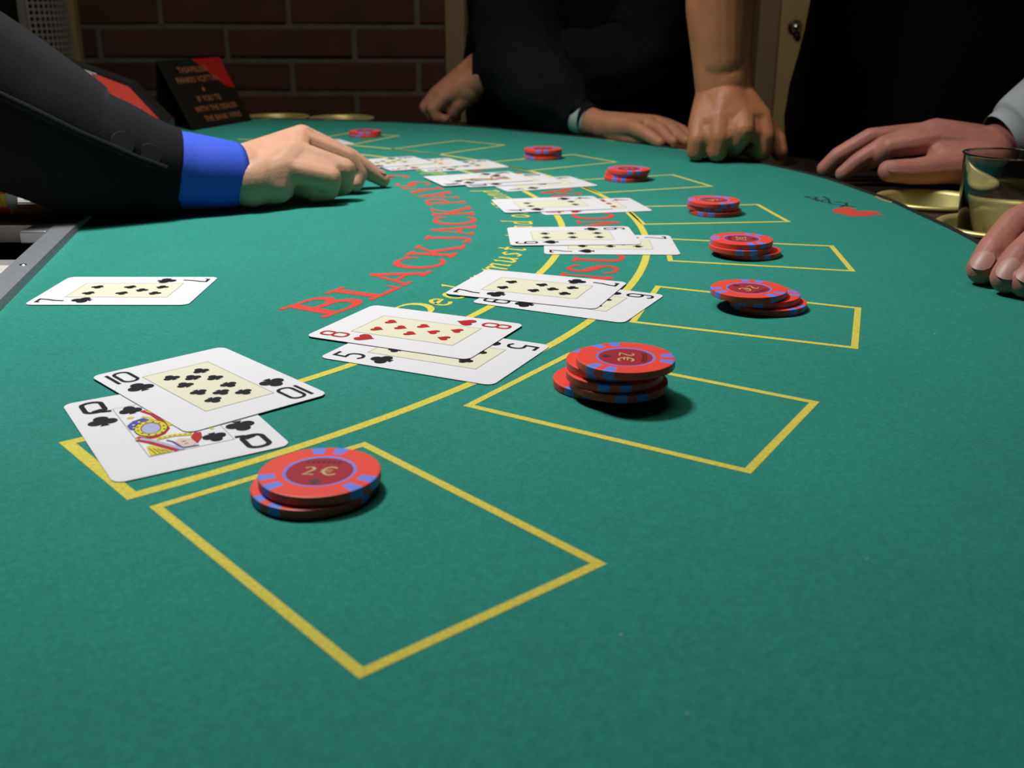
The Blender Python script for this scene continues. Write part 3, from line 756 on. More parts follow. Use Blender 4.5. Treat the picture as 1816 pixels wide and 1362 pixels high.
# ------------------------------------------------------------------ chips
CR, CT = 19.8, 3.4
PROF = [(11.9, 0.0), (CR-0.5, 0.0), (CR-0.1, 0.15), (CR, 0.5), (CR, CT-0.5), (CR-0.1, CT-0.15), (CR-0.5, CT), (11.9, CT)]
def wedge_mesh(name, spans, prof, m):
    vs = []; fs = []; k = len(prof)
    for a0, a1 in spans:
        n = max(2, int(abs(a1-a0)/3.5)); base = len(vs)
        for i in range(n+1):
            a = math.radians(a0+(a1-a0)*i/n)
            for r, z in prof: vs.append((r*math.cos(a)/1000, r*math.sin(a)/1000, z/1000))
        for i in range(n):
            for q in range(k-1):
                fs.append((base+i*k+q, base+(i+1)*k+q, base+(i+1)*k+q+1, base+i*k+q+1))
    me = D.meshes.new(name); me.from_pydata(vs, [], fs); me.materials.append(m); return me
SPOTC = [90+s for s in (-12.5, 12.5)]+[210+s for s in (-12.5, 12.5)]+[330+s for s in (-12.5, 12.5)]
HW = 7.0
sp = sorted([(c-HW, c+HW) for c in SPOTC])
red_spans = []
for i, (a, b) in enumerate(sp):
    nx = sp[(i+1) % len(sp)][0] + (360 if i == len(sp)-1 else 0)
    red_spans.append((b, nx))
RI = 14.2
me_body = wedge_mesh('chip_body', red_spans, PROF, M['chip_red'])
# the red strip inside each spot
vs0 = [v.co.copy() for v in me_body.vertices]
bm = bmesh.new(); bm.from_mesh(me_body)
me2 = wedge_mesh('x', sp, [(11.9, 0.0), (RI, 0.0)], M['chip_red']); bm.from_mesh(me2)
me3 = wedge_mesh('x', sp, [(RI, CT), (11.9, CT)], M['chip_red']); bm.from_mesh(me3)
bmesh.ops.remove_doubles(bm, verts=bm.verts[:], dist=1e-6); bm.to_mesh(me_body); bm.free()
me_spot = wedge_mesh('edge_spot', [(-HW, HW)], [(RI, 0.0)]+PROF[1:-1]+[(RI, CT)], M['chip_blue'])
me_ring = wedge_mesh('inlay_ring', [(0, 360)], [(10.9, CT-0.12), (11.9, CT)], M['chip_blue'])
me_inlay = wedge_mesh('inlay', [(0, 360)], [(0.01, CT-0.12), (10.9, CT-0.12)], M['chip_inlay'])
me_under = wedge_mesh('underside', [(0, 360)], [(11.9, 0), (0.01, 0)], M['chip_red'])
for m_ in (me_body, me_spot, me_ring, me_inlay, me_under):
    b2 = bmesh.new(); b2.from_mesh(m_); bmesh.ops.recalc_face_normals(b2, faces=b2.faces[:]); b2.to_mesh(m_); b2.free()
# printed value on the inlay
def chip_marks():
    f = Flat(); s = 7.0
    for pts, w in CAPS['2'][1]: f.stroke([((-5.6+x*s*.95), (-2.9+y*s*.9)) for x, y in pts], [u*s*.8 for u in w])
    f.stroke([(3.6+2.5*math.cos(math.radians(a)), .25+3.0*math.sin(math.radians(a))) for a in range(45, 320, 15)], .8)
    f.stroke([(.2, .9), (4.2, .9)], .5); f.stroke([(.2, -.5), (3.9, -.5)], .5)
    mg = f
    d = Flat()
    for p in spade(0, -7.6, 4.2): d.poly(p)
    for i in range(7):
        x = -5.1+i*1.7; y = 7.0+0.6*math.cos(x/3.5)
        d.stroke([(x-.5, y-.9), (x-.3, y+.9), (x+.5, y+.7)], .45); d.stroke([(x-.4, y), (x+.4, y-.8)], .4)
    return mg, d
mg, md_ = chip_marks()
mmf = lambda a, b: (a/1000, b/1000)
og = mg.build('value_print', M['chip_gold'], None, (CT-0.12+0.05)/1000, mmf); me_gold = og.data; D.objects.remove(og)
od = md_.build('dark_print', M['chip_dark'], None, (CT-0.12+0.05)/1000, mmf); me_dark = od.data; D.objects.remove(od)
def chip(x, y, k, rz, label, group, top=False, z=None):
    o = D.objects.new('casino_chip', me_body); COL.objects.link(o)
    o.location = V(x, y, 0.15+k*(CT+0.02)); o.rotation_euler = (0, 0, math.radians(rz))
    tag(o, label, 'casino chip', group)
    def ch(name, me, ang=0):
        c = D.objects.new(name, me); COL.objects.link(c); c.parent = o; c.rotation_euler = (0, 0, math.radians(ang)); return c
    for c in SPOTC: ch('edge_spot', me_spot, c)
    ch('inlay_ring', me_ring); ch('inlay', me_inlay); ch('underside', me_under)
    if top: ch('value_print', me_gold); ch('dark_print', me_dark)
    return o
ORD2 = ['bottom', 'top']; ORD3 = ['bottom', 'middle', 'top']; ORD5 = ['bottom', 'second lowest', 'middle', 'second highest', 'top']
STACKS = [
 ('the nearest betting box', [(-64.8, 311.2, 20), (-62.6, 313.2, -2)]),
 ('the second betting box, tallest stack', [(37.0, 415.5, 28), (43.5, 404.0, 190), (41.8, 406.0, 55), (42.0, 409.0, 40), (45.6, 401.5, -98)]),
 ('the third betting box', [(135.5, 538.5, 100), (132.5, 541.5, 150), (124.6, 538.6, 222)]),
 ('the fourth betting box', [(152.5, 666.0, 70), (146.3, 664.5, 60), (147.0, 666.0, 80)]),
 ('the fifth betting box', [(157.2, 811.0, 28), (155.4, 813.5, 50), (155.4, 811.5, 205)]),
 ('the sixth betting box', [(105.2, 981.0, 155), (106.4, 983.5, 35), (107.6, 981.0, 190)]),
 ('the seventh betting box', [(32.8, 1130.0, 130), (33.4, 1132.0, 118), (32.8, 1130.0, 175)]),
 ('the farthest box past the pointing hand', [(-182.5, 1333.0, 150), (-182.0, 1334.0, 65)]),
]
for si, (where, cs) in enumerate(STACKS):
    n = len(cs); names = {2: ORD2, 3: ORD3, 5: ORD5}[n]
    for k, (x, y, rz) in enumerate(cs):
        chip(x, y, k, rz, '%s red and blue chip of the stack in %s' % (names[k], where), 'red casino chips on the betting boxes', top=(k == n-1))

# ------------------------------------------------------------------ dealer's chip tray
tr = empty('chip_tray', V(-330, 700, 0)); tag(tr, 'ridged metal chip tray with a flat aluminium frame set into the felt at the left', 'chip tray')
tr.location = (0, 0, 0)
def tframe():
    # L-shaped bar with a chamfered outer side following the felt opening
    W_ = 32
    pts_o = [(tray_x(y)+1, y) for y in (TY0-1, TY1+1)]
    def bar(p, q, w, nx, ny, name):
        vs = []
        for (x, y) in (p, q):
            vs += [V(x, y, 0.0), V(x-nx*1.5, y-ny*1.5, 4.2), V(x-nx*w, y-ny*w, 4.6), V(x-nx*w, y-ny*w, -2)]
        fs = [(0, 1, 5, 4), (1, 2, 6, 5), (2, 3, 7, 6), (3, 0, 4, 7), (0, 3, 2, 1), (4, 5, 6, 7)]
        o = mesh(name, vs, fs, M['aluminium'], tr); return o
    bar(pts_o[0], pts_o[1], 16, 0.98, 0.19, 'frame')
    bar((-470, TY0), (tray_x(TY0), TY0), -25, 0, 1, 'frame')
    bar((-470, TY1), (tray_x(TY1), TY1), 25, 0, 1, 'frame')
tframe()
# well floor and walls
bm = bmesh.new()
well = [(-470, TY0), (tray_x(TY0)-3, TY0), (tray_x(TY1)-3, TY1), (-470, TY1)]
def well_mesh():
    vs = [V(x, y, -1) for x, y in well]+[V(x, y, -38) for x, y in well]
    fs = [(4, 5, 6, 7)]+[(i, 4+i, 4+(i+1) % 4, (i+1) % 4) for i in range(4)]
    return mesh('well', vs, fs, M['tray_dark'], tr)
well_mesh()
screw = lathe('screw', [(0.0001, 0.0006), (0.0018, 0.0004), (0.0022, 0)], M['steel'], tr, 16); screw.location = V(-293, 618, 4.4)
def ridged(name, y0, y1, x1a, x1b, zt, rows, rad):
    """half-round channels running across the tray (x), side by side along y"""
    vs = []; fs = []; n = 8; pts = []
    wch = (y1-y0)/rows
    for r in range(rows):
        for i in range(n+1):
            a = math.pi*i/n
            pts.append((y0+wch*(r+0.5)-wch*0.46*math.cos(a), zt-rad*math.sin(a)))
    for (y, z) in pts:
        t = (y-y0)/(y1-y0); xe = x1a+(x1b-x1a)*t
        vs += [V(-468, y, z), V(xe, y, z)]
    m_ = len(pts)
    for i in range(m_-1): fs.append((2*i, 2*i+1, 2*i+3, 2*i+2))
    # underside
    k = len(vs)
    vs += [V(-468, y0, zt-rad-2), V(x1a, y0, zt-rad-2), V(x1b, y1, zt-rad-2), V(-468, y1, zt-rad-2)]
    fs += [(k, k+1, k+2, k+3), (0, k, k+1, 1), (2*m_-2, 2*m_-1, k+2, k+3)]
    for i in range(m_-1): fs.append((2*i+1, k+1 if i < m_//2 else k+2, 2*i+3))
    return mesh(name, vs, fs, M['tray_metal'], tr)
ridged('raised_rows', 744, 1080, tray_x(744)-3, tray_x(1080)-14, 3.0, 30, 3.0)
box('row_lip', V(-468, 741, -8), V(tray_x(744)-6, 745, 4.2), M['tray_metal'], tr)
ridged('lower_rows', 330, 700, tray_x(330)-17, tray_x(700)-17, -11.0, 9, 9)
bx('bracket', (-342, 722, -5), (-323, 742, 3.6), M['aluminium'], tr, 1.0)
# green chips standing in the tray
for k in range(3):
    gme = D.meshes.new('x')
    o = empty('casino_chip', V(-376.5-k*3.7, 789.5, 21.5))
    o.rotation_euler = (0, math.radians(90), math.radians(12))
    tag(o, ['green and yellow chip standing on edge in the tray, rightmost of three', 'green and yellow chip standing on edge in the tray, middle of three',
            'green and yellow chip standing on edge in the tray, at the picture edge'][k], 'casino chip', 'green chips standing in the tray')
    r_ = 19.8
    lathe('chip_body', [(0.0001, -.0016), (.0150, -.0016), (.0150, .0016), (0.0001, .0016)], M['chip_green'], o, 40, smooth=False)
    for q in range(12):
        a0 = q*30
        me = wedge_mesh('edge_spot', [(a0, a0+30)], [(15.0, -1.7), (19.3, -1.7), (19.8, -1.2), (19.8, 1.2), (19.3, 1.7), (15.0, 1.7)], M['chip_yellow'] if q % 2 else M['chip_red'])
        c = D.objects.new('edge_spot', me); COL.objects.link(c); c.parent = o

# ------------------------------------------------------------------ sign (tent card)
def sign():
    BLc = Vector((-414.5, 1397.5, 0)); BRc = Vector((-368.4, 1529.8, 0))
    d = (BRc-BLc).normalized(); n = Vector((d.y, -d.x, 0)); L = (BRc-BLc).length
    up = (Vector((0, 0, 85)) - n*45); H = up.length; up.normalize()
    root = empty('table_sign', V(BLc.x, BLc.y, 1)); tag(root, 'black folded tent sign with a red corner and orange lettering, behind the dealer sleeve', 'sign')
    rot = Matrix((d, up, d.cross(up))).transposed().to_4x4()
    root.rotation_euler = rot.to_euler()
    h = H/1000; w = L/1000
    box('front_panel', (0, 0, -0.001), (w, h, 0.0), M['sign_black'], root)
    # back panel: from the top edge down to the table behind
    topw = V(*(BLc-n*45+Vector((0, 0, 85)))); 
    bk = empty('x'); D.objects.remove(bk)
    mw = Matrix.Translation(root.location) @ rot
    inv = mw.inverted()
    q = [topw, topw+d*w, V(BRc.x-n.x*54, BRc.y-n.y*54, 0.5), V(BLc.x-n.x*54, BLc.y-n.y*54, 0.5)]
    loc = [inv @ p for p in q]
    nn = (loc[1]-loc[0]).cross(loc[3]-loc[0]).normalized()*0.001
    vs = [tuple(p) for p in loc]+[tuple(p+nn) for p in loc]
    mesh('back_panel', vs, [(0, 1, 2, 3), (7, 6, 5, 4), (0, 4, 5, 1), (1, 5, 6, 2), (2, 6, 7, 3), (3, 7, 4, 0)], M['sign_black'], root)
    f = Flat()
    f.poly([(w*.52, h*.995), (w*.995, h*.995), (w*.995, h*.52), (w*.86, h*.56), (w*.74, h*.70), (w*.66, h*.84)])
    f.build('red_corner', M['sign_red'], root, 0.0003)
    def line(txt, y, size, cx=w*0.50):
        c = D.curves.new('lettering', 'FONT'); c.body = txt; c.size = size; c.align_x = 'CENTER'; c.extrude = 0.0001; c.offset = 0.00012
        o = D.objects.new('lettering', c); COL.objects.link(o)
        dg = bpy.context.evaluated_depsgraph_get(); me = D.meshes.new_from_object(o.evaluated_get(dg))
        D.objects.remove(o); me.name = 'lettering'
        q = link('lettering', me, M['sign_text'], root); q.location = (cx, y, 0.0006)
    line('TASAPELISS\u00c4', h*.80, .0118, w*.47); line('PANKKI VOITTAA', h*.655, .0118, w*.47)
    fd = Flat(); fd.poly([(w*.47, h*.585), (w*.495, h*.545), (w*.47, h*.505), (w*.445, h*.545)]); fd.build('diamond', M['sign_text'], root, 0.0007)
    line('IF YOU TIE', h*.37, .0112, w*.49); line('WITH THE DEALER', h*.225, .0112, w*.53); line('THE BANK WINS', h*.08, .0112, w*.56)
sign()

# card shoe behind the dealer's sleeve
def shoe():
    root = empty('card_shoe', V(-456, 1130, 12), math.radians(8)); tag(root, 'black card shoe with a red side and pale card edge, behind the dealer sleeve', 'card shoe')
    # side profile in local x (right), z (up); long axis x
    prof = [(-0.15, -0.008), (0.100, -0.008), (0.100, 0.028), (0.066, 0.066), (0.030, 0.080), (-0.06, 0.110), (-0.15, 0.132)]
    n = len(prof)
    def slab(name, y0, y1, pr, m):
        vs = [(x, y0, z) for x, z in pr]+[(x, y1, z) for x, z in pr]; k = len(pr)
        fs = [tuple(range(k)), tuple(reversed(range(k, 2*k)))]+[(i, k+i, k+(i+1) % k, (i+1) % k) for i in range(k)]
        return mesh(name, vs, fs, m, root)
    slab('housing', -0.035, -0.004, prof, M['black_plastic'])
    inner = [(x*0.9-.004, 0.006+(z-.002)*0.86) for x, z in prof]
    slab('red_side', -0.0365, -0.034, [(0.028, 0.012), (0.092, 0.012), (0.092, 0.028), (0.064, 0.0625), (0.030, 0.0765)], M['red_plastic'])
    slab('front_rib', -0.0375, -0.0365, [(0.040, 0.060), (0.0425, 0.060), (0.066, 0.026), (0.063, 0.024)], M['black_plastic'])
    slab('card_edge', -0.0365, -0.034, [(-0.14, 0.10), (0.018, 0.066), (0.018, 0.079), (-0.05, 0.1035), (-0.14, 0.126)], M['pink_plastic'])
    slab('clear_window', -0.0365, -0.034, [(0.022, 0.070), (0.036, 0.066), (0.034, 0.0760), (0.022, 0.0800)], M['perf'])
shoe()

# ------------------------------------------------------------------ people
def hull(balls):
    """convex hull round a set of balls (mm, radius mm): a tapered segment of a limb"""
    bm = bmesh.new()
    for (c, r) in balls:
        bmesh.ops.create_icosphere(bm, subdivisions=2 if r < 15 else 3, radius=r/1000, matrix=Matrix.Translation(V(*c)))
    res = bmesh.ops.convex_hull(bm, input=bm.verts[:])
    dead = [e for e in res['geom_interior'] if isinstance(e, bmesh.types.BMVert)]
    bmesh.ops.delete(bm, geom=dead, context='VERTS')
    me = D.meshes.new('h'); bm.to_mesh(me); bm.free(); return me
def chain(pts):                                      # [(x,y,z,r), ...]
    return [[((a[0], a[1], a[2]), a[3]), ((b[0], b[1], b[2]), b[3])] for a, b in zip(pts, pts[1:])]
def fuse(name, hulls, voxel, smooth, m, parent=None):
    bm = bmesh.new()
    for h in hulls:
        me = hull(h); bm.from_mesh(me); D.meshes.remove(me)
    me = D.meshes.new(name); bm.to_mesh(me); bm.free()
    o = D.objects.new(name, me); COL.objects.link(o)
    r = o.modifiers.new('r', 'REMESH'); r.mode = 'VOXEL'; r.voxel_size = voxel/1000
    sm = o.modifiers.new('s', 'SMOOTH'); sm.factor = 0.5; sm.iterations = smooth
    dg = bpy.context.evaluated_depsgraph_get(); ev = D.meshes.new_from_object(o.evaluated_get(dg))
    D.objects.remove(o)
    return ev
def body_mesh(name, parts, m, parent=None):          # joins skin pieces of one person into one mesh
    bm = bmesh.new()
    for me in parts: bm.from_mesh(me)
    me = D.meshes.new(name); bm.to_mesh(me); bm.free()
    return link(name, me, m, parent, True)
from mathutils.bvhtree import BVHTree
def surf(o, p, reach=0.05):                          # nearest point of a mesh to a point in table mm, with its normal
    me = o.data
    if not hasattr(surf, 'c'): surf.c = {}
    if o.name not in surf.c: surf.c[o.name] = BVHTree.FromPolygons([v.co for v in me.vertices], [tuple(q.vertices) for q in me.polygons])
    loc, nor, i, d = surf.c[o.name].find_nearest(V(*p))
    return loc, nor
def nail(tip, direc, up, w, l, parent):
    loc, nor = surf(parent, tip)
    loc = loc + nor*0.0005
    tip = (loc.x*1000, loc.y*1000, (loc.z-TZ)*1000)
    d = Vector(direc).normalized(); u = (Vector(up).normalized()*0.4+nor); u = (u-d*u.dot(d)).normalized(); s = d.cross(u)
    vs = []; fs = []; n, k = 6, 6
    for i in range(n+1):
        for j in range(k+1):
            a = (i/n-.5)*2; b = (j/k-.5)*2
            wx = w/2*(1-0.35*abs(b)**3); x = a*wx*0.95; y = b*l/2*(1-0.18*a*a)
            z = -(x*x)/19.0-(y*y)/70.0
            vs.append(V(tip[0], tip[1], tip[2]) + (s*x+d*y+u*z)/1000)
    for i in range(n):
        for j in range(k):
            q = i*(k+1)+j; fs.append((q, q+1, q+k+2, q+k+1))
    return mesh('fingernail', vs, fs, M['nail'], parent, True)
def loft(name, rings, m, parent=None, seg=40, fold=0.0, fseed=0.0, lip=None, power=2.0, sub=3, fscale=14.0, end_cap=True):
    """rings: (x,y,z, ra, rb) mm; ra across, rb up/depth; cloth tube, smooth through the rings"""
    P = [Vector(r[:3]) for r in rings]; R = [(r[3], r[4]) for r in rings]
    pts = []; rad = []
    for i in range(len(P)-1):
        p0, p1, p2, p3 = P[max(i-1, 0)], P[i], P[i+1], P[min(i+2, len(P)-1)]
        for q in range(sub):
            t = q/sub
            pts.append(0.5*((2*p1)+(p2-p0)*t+(2*p0-5*p1+4*p2-p3)*t*t+(3*p1-3*p2+p3-p0)*t**3))
            rad.append((R[i][0]+(R[i+1][0]-R[i][0])*t, R[i][1]+(R[i+1][1]-R[i][1])*t))
    pts.append(P[-1]); rad.append(R[-1])
    vs = []; fs = []
    n = len(pts)
    tang = [(pts[min(i+1, n-1)]-pts[max(i-1, 0)]).normalized() for i in range(n)]
    up = Vector((0, 0, 1)) if abs(tang[0].z) < 0.9 else Vector((0, -1, 0))
    frames = []
    for i in range(n):
        s = tang[i].cross(up)
        if s.length < 0.05: s = frames[-1][0]
        s.normalize(); u = s.cross(tang[i]).normalized(); frames.append((s, u)); 
        if abs(tang[0].z) < 0.9: pass
    rows = []
    if lip is not None:                              # turned-in opening at the first ring
        rows.append((pts[0]+tang[0]*lip[0], (rad[0][0]*lip[1], rad[0][1]*lip[1]), frames[0], 0))
        rows.append((pts[0]+tang[0]*0.5, (rad[0][0]*0.94, rad[0][1]*0.94), frames[0], 0))
    for i in range(n): rows.append((pts[i], rad[i], frames[i], 1))
    for (c, (ra, rb), (s, u), k) in rows:
        for j in range(seg):
            a = 2*math.pi*j/seg; ca, sa = math.cos(a), math.sin(a)
            e = 2.0/power
            x = math.copysign(abs(ca)**e, ca)*ra; y = math.copysign(abs(sa)**e, sa)*rb
            p = c+s*x+u*y
            if fold and k:
                q = noise.noise(Vector((p.x/1000*fscale+fseed, p.y/1000*fscale, p.z/1000*fscale)))+0.5*noise.noise(Vector((p.x/1000*fscale*2.3, p.y/1000*fscale*2.3+fseed, p.z/1000*fscale*2.3)))
                p = p+(s*ca+u*sa)*(q*fold)
            vs.append(V(*p))
    nr = len(rows)
    for i in range(nr-1):
        for j in range(seg): fs.append((i*seg+j, i*seg+(j+1) % seg, (i+1)*seg+(j+1) % seg, (i+1)*seg+j))
    if lip is None: fs.append(tuple(reversed(range(seg))))
    if end_cap: fs.append(tuple((nr-1)*seg+j for j in range(seg)))
    return mesh(name, vs, fs, m, parent, True)
def torso(rows, m, parent, name='shirt', fold=5, fs=0.0, fscale=7.0):
    return loft(name, rows, m, parent, seg=56, fold=fold, fseed=fs, sub=4, fscale=fscale)

# --- dealer: arm over the table from the left
def dealer():
    hp = []
    W1, W2 = (-214, 850, 29), (-204, 826, 22)
    IM, MM, RM, PM = (-176, 900, 47), (-176, 882, 46.5), (-175, 860, 39), (-181, 838, 30)
    hp.append([(W1, 19), (W2, 18), (IM, 11.5), (MM, 12)])
    hp.append([(W1, 19), (W2, 20), (MM, 12), (RM, 12)])
    hp.append([(W1, 15), (W2, 18), (RM, 12), (PM, 12)])
    hp.append([(W2, 18), ((-185, 834, 17), 14), (PM, 12)])
    hp += chain([(-310, 800, 44, 28), (-255, 822, 34, 25), (-211, 832, 25, 23.5)])
    hp += chain([(*IM, 11.2), (-141, 923, 27, 9.6), (-126, 930, 15.5, 8.4), (-113.5, 934, 6.8, 6.4)])
    hp += chain([(*MM, 11.5), (-141, 903, 29, 10.0), (-131, 906, 16, 8), (-133, 900, 9, 7)])
    hp += chain([(*RM, 11.5), (-137, 866, 25, 10.4), (-139, 868, 13, 9), (-152, 868, 9, 8)])
    hp += chain([(*PM, 11), (-146, 848, 21, 10.2), (-148, 852, 11, 8.6), (-160, 852, 9, 7.6)])
    hp.append([((-150, 850, 24), 9), ((-145, 864, 27), 9), (RM, 10), (PM, 10)])
    hp.append([((-160, 850, 12), 8), ((-165, 872, 14), 9), ((-190, 860, 20), 12)])
    hp += chain([(-205, 866, 24, 14), (-184, 900, 20, 12), (-160, 918, 12, 9.5), (-145, 926, 9, 7.5)])
    hand = fuse('hand', hp, 1.25, 7, None)
    arm = fuse('arm', chain([(-310, 800, 46, 28), (-372, 783, 82, 36), (-480, 750, 165, 42), (-640, 720, 420, 50)])
               + [[((-640, 720, 430), 50), ((-700, 760, 500), 50), ((-720, 900, 480), 60)], [((-720, 700, 450), 80), ((-740, 860, 450), 80), ((-720, 780, 100), 100)]], 8, 4, None)
    b = body_mesh('person', [hand, arm], M['skin_fair'])
    tag(b, 'dealer in charcoal jacket and bright blue cuff reaching in from the left', 'person')
    nail((-116.0, 932.0, 13.2), (11, 3, -7), (5, -1, 8), 8, 8, b)
    loft('shirt_cuff', [(-217, 834, 26, 28.5, 25.2), (-232, 824, 28.8, 29.5, 27.5), (-249, 818, 31.5, 31, 29), (-268, 808, 35, 32, 29.5)], M['shirt_blue'], b, fold=1.0, lip=(-12, 0.8), power=2.1)
    jk = loft('jacket', [(-258.5, 817.8, 32.4, 36.1, 31.6), (-269.1, 813.5, 34.8, 38.3, 34.0), (-281.6, 810.4, 37.9, 40.7, 37.1), (-299.6, 805.0, 43.5, 46.4, 42.7), (-318.4, 798.8, 49.4, 51.1, 48.6), (-344.6, 791.2, 66.0, 57.0, 53.0), (-372.2, 783.4, 84.5, 61.5, 57.0), (-425, 762, 125, 64, 61), (-520, 740, 195, 72, 72), (-600, 715, 330, 82, 82), (-650, 730, 470, 88, 80), (-690, 780, 545, 80, 70)],
               M['suit'], b, fold=2.2, lip=(-10, 0.86), power=2.35, seg=72, sub=5, fscale=12)
    torso([(-760, 800, -620, 150, 130), (-760, 800, -300, 165, 140), (-755, 800, 0, 165, 140), (-740, 800, 250, 190, 140), (-730, 800, 450, 210, 130), (-730, 800, 540, 170, 110), (-730, 800, 600, 70, 70)], M['suit'], b, 'jacket_body', 4)
    loft('trousers', [(-770, 800, -915, 120, 110), (-765, 800, -620, 150, 130), (-760, 800, -560, 150, 130)], M['trousers'], b, fold=5)
    seam = [surf(jk, p)[0] for p in SEAM]
    tube_line('sleeve_seam', seam, 0.0028, M['suit'], b, 10)
    for (px_, py_, pz_) in BTN:
        o = lathe('button', [(0.0001, 0.0009), (0.0045, 0.0009), (0.0060, 0.0018), (0.0082, 0.0017), (0.0088, 0.0004), (0.0082, -0.001), (0.0001, -0.001)], M['button'], b, 28, smooth=False)
        loc, nor = surf(jk, (px_, py_, pz_))
        o.location = loc+nor*0.0005
        o.rotation_euler = nor.to_track_quat('Z', 'Y').to_euler()
SEAM_ = [(-233.6, 784.4, 28.6), (-248.4, 770.4, 39.4), (-264.7, 761.4, 48.7), (-279.9, 751.2, 58.6), (-294.2, 740.2, 68.7), (-315.8, 727.8, 83.0), (-338.4, 719.4, 95.3), (-352.0, 705.2, 106.3)]
SEAM = SEAM_[1:]
BTN = [(-268.0, 754.5, 62.1), (-258.5, 768.1, 51.0)]
dealer()

def hand_generic(wrist, w2, mcps, fingers, thumb, rs, arm, voxel=1.3, extra=None):
    """wrist, w2: two balls of the wrist; mcps: four knuckles; fingers: chains starting at the knuckle"""
    hp = []
    for a, b in zip(mcps, mcps[1:]):
        hp.append([(wrist[:3], wrist[3]), (w2[:3], w2[3]), (a[:3], a[3]), (b[:3], b[3])])
    for m_, f in zip(mcps, fingers): hp += chain([m_]+f)
    hp += chain(thumb); hp += chain(arm)
    if extra: hp += extra
    return fuse('hand', hp, voxel, 6, None)

# --- man in the black jacket leaning on the rail with crossed arms
def jacket_man():
    # hand A: hangs from the cuff at the left, knuckles out, fingertips on the rail
    m = [(-102, 1538, 36, 11), (-104, 1524, 37, 12), (-101, 1509, 37, 12), (-93, 1496, 34, 11)]
    f = [[(-117, 1542, 20, 9.5), (-112, 1546, 9, 8.5), (-100, 1546, 6, 7)], [(-121, 1527, 19, 10), (-116, 1530, 7, 8.5), (-104, 1531, 5, 7)],
         [(-119, 1510, 19, 10), (-113, 1513, 7, 8.5), (-101, 1515, 5, 7)], [(-108, 1494, 19, 9.5), (-104, 1494, 8, 8.5), (-94, 1496, 5, 7)]]
    hA = hand_generic((-46, 1520, 74, 20), (-44, 1496, 58, 21), m, f, [(-56, 1496, 42, 15), (-72, 1494, 26, 11), (-80, 1498, 14, 9), (-78, 1506, 7, 8)], 1,
                      [(30, 1502, 68, 30), (-14, 1508, 66, 26), (-42, 1508, 66, 24)], 1.6,
                      [[((-102, 1538, 36), 10), ((-118, 1541, 22), 8), ((-104, 1524, 37), 10), ((-120, 1527, 21), 8)],
                       [((-104, 1524, 37), 10), ((-120, 1527, 21), 8), ((-101, 1509, 37), 10), ((-118, 1511, 21), 8)],
                       [((-101, 1509, 37), 10), ((-118, 1511, 21), 8), ((-93, 1496, 34), 10), ((-108, 1496, 21), 8)],
                       [((-46, 1510, 60), 22), ((-60, 1498, 44), 20), ((-85, 1502, 34), 14)]])
    # hand B: lies on the rail, fingers towards the felt edge
    m = [(143, 1272, 16, 9.5), (158, 1284, 20, 10), (172, 1292, 20, 10), (186, 1298, 17, 9)]
    f = [[(156, 1252, 12, 8.5), (166, 1240, 6, 7.5), (170, 1232, 4, 6.5)], [(174, 1262, 15, 8.5), (182, 1246, 7, 7.5), (186, 1236, 5, 6.5)],
         [(189, 1268, 15, 8.5), (198, 1252, 7, 7.5), (202, 1240, 5, 6.5)], [(202, 1276, 12, 8), (210, 1262, 6, 7), (214, 1252, 5, 6)]]
    hB = hand_generic((112, 1322, 13, 16), (108, 1338, 16, 15), m, f, [(122, 1306, 8, 12), (138, 1284, 4, 10), (152, 1268, 2, 8.5), (160, 1258, 2, 7.5)], 1,
                      [(66, 1376, 33, 20), (92, 1348, 18, 18), (110, 1330, 14, 17)], 1.5)
    arms = fuse('arms', chain([(40, 1500, 70, 26), (170, 1490, 76, 30), (205, 1560, 300, 36), (160, 1640, 500, 50)]) + chain([(40, 1395, 42, 24), (20, 1450, 80, 28), (26, 1592, 330, 34), (70, 1640, 500, 50)])
                + chain([(110, 1660, 500, 80), (130, 1650, 0, 90), (130, 1655, -500, 80)]), 9, 4, None)
    b = body_mesh('person', [hA, hB, arms], M['skin_mid'])
    tag(b, 'person in a black jacket leaning on the far rail with crossed forearms', 'person')
    torso([(130, 1655, -600, 175, 120), (130, 1650, -250, 185, 125), (130, 1640, -40, 190, 125), (130, 1625, 120, 190, 130), (130, 1620, 330, 205, 130), (125, 1625, 500, 215, 115), (125, 1640, 580, 150, 90), (125, 1645, 640, 65, 65)],
          M['cloth_black'], b, 'jacket', 18, 3.0, 12)
    loft('sleeve', [(-38, 1506, 65, 33, 36), (-15, 1504, 66, 40, 43), (50, 1494, 68, 50, 54), (120, 1486, 68, 56, 60), (180, 1504, 100, 62, 64), (205, 1555, 230, 66, 66), (205, 1610, 420, 78, 72), (180, 1640, 530, 78, 72)],
         M['cloth_black'], b, fold=10, fseed=1.0, lip=(-14, 0.85), seg=72, sub=7, fscale=20)
    loft('sleeve', [(86, 1354, 23, 25, 22), (74, 1365, 29, 33, 30), (55, 1388, 43, 46, 44), (24, 1432, 66, 54, 54), (10, 1490, 110, 60, 60), (14, 1560, 240, 66, 66), (40, 1625, 430, 78, 72), (60, 1640, 530, 78, 72)],
         M['cloth_black'], b, fold=9, fseed=5.0, lip=(-14, 0.85), seg=72, sub=7, fscale=20)
    loft('shirt_cuff', [(94.5, 1346, 19, 22, 20), (90, 1350, 20, 23, 21), (75, 1362, 26, 24, 22)], M['cloth_white'], b, fold=0.6, lip=(-6, 0.85))
    loft('trousers', [(130, 1660, -915, 140, 110), (130, 1660, -700, 165, 120), (130, 1655, -560, 175, 120)], M['trousers'], b, fold=6)
jacket_man()

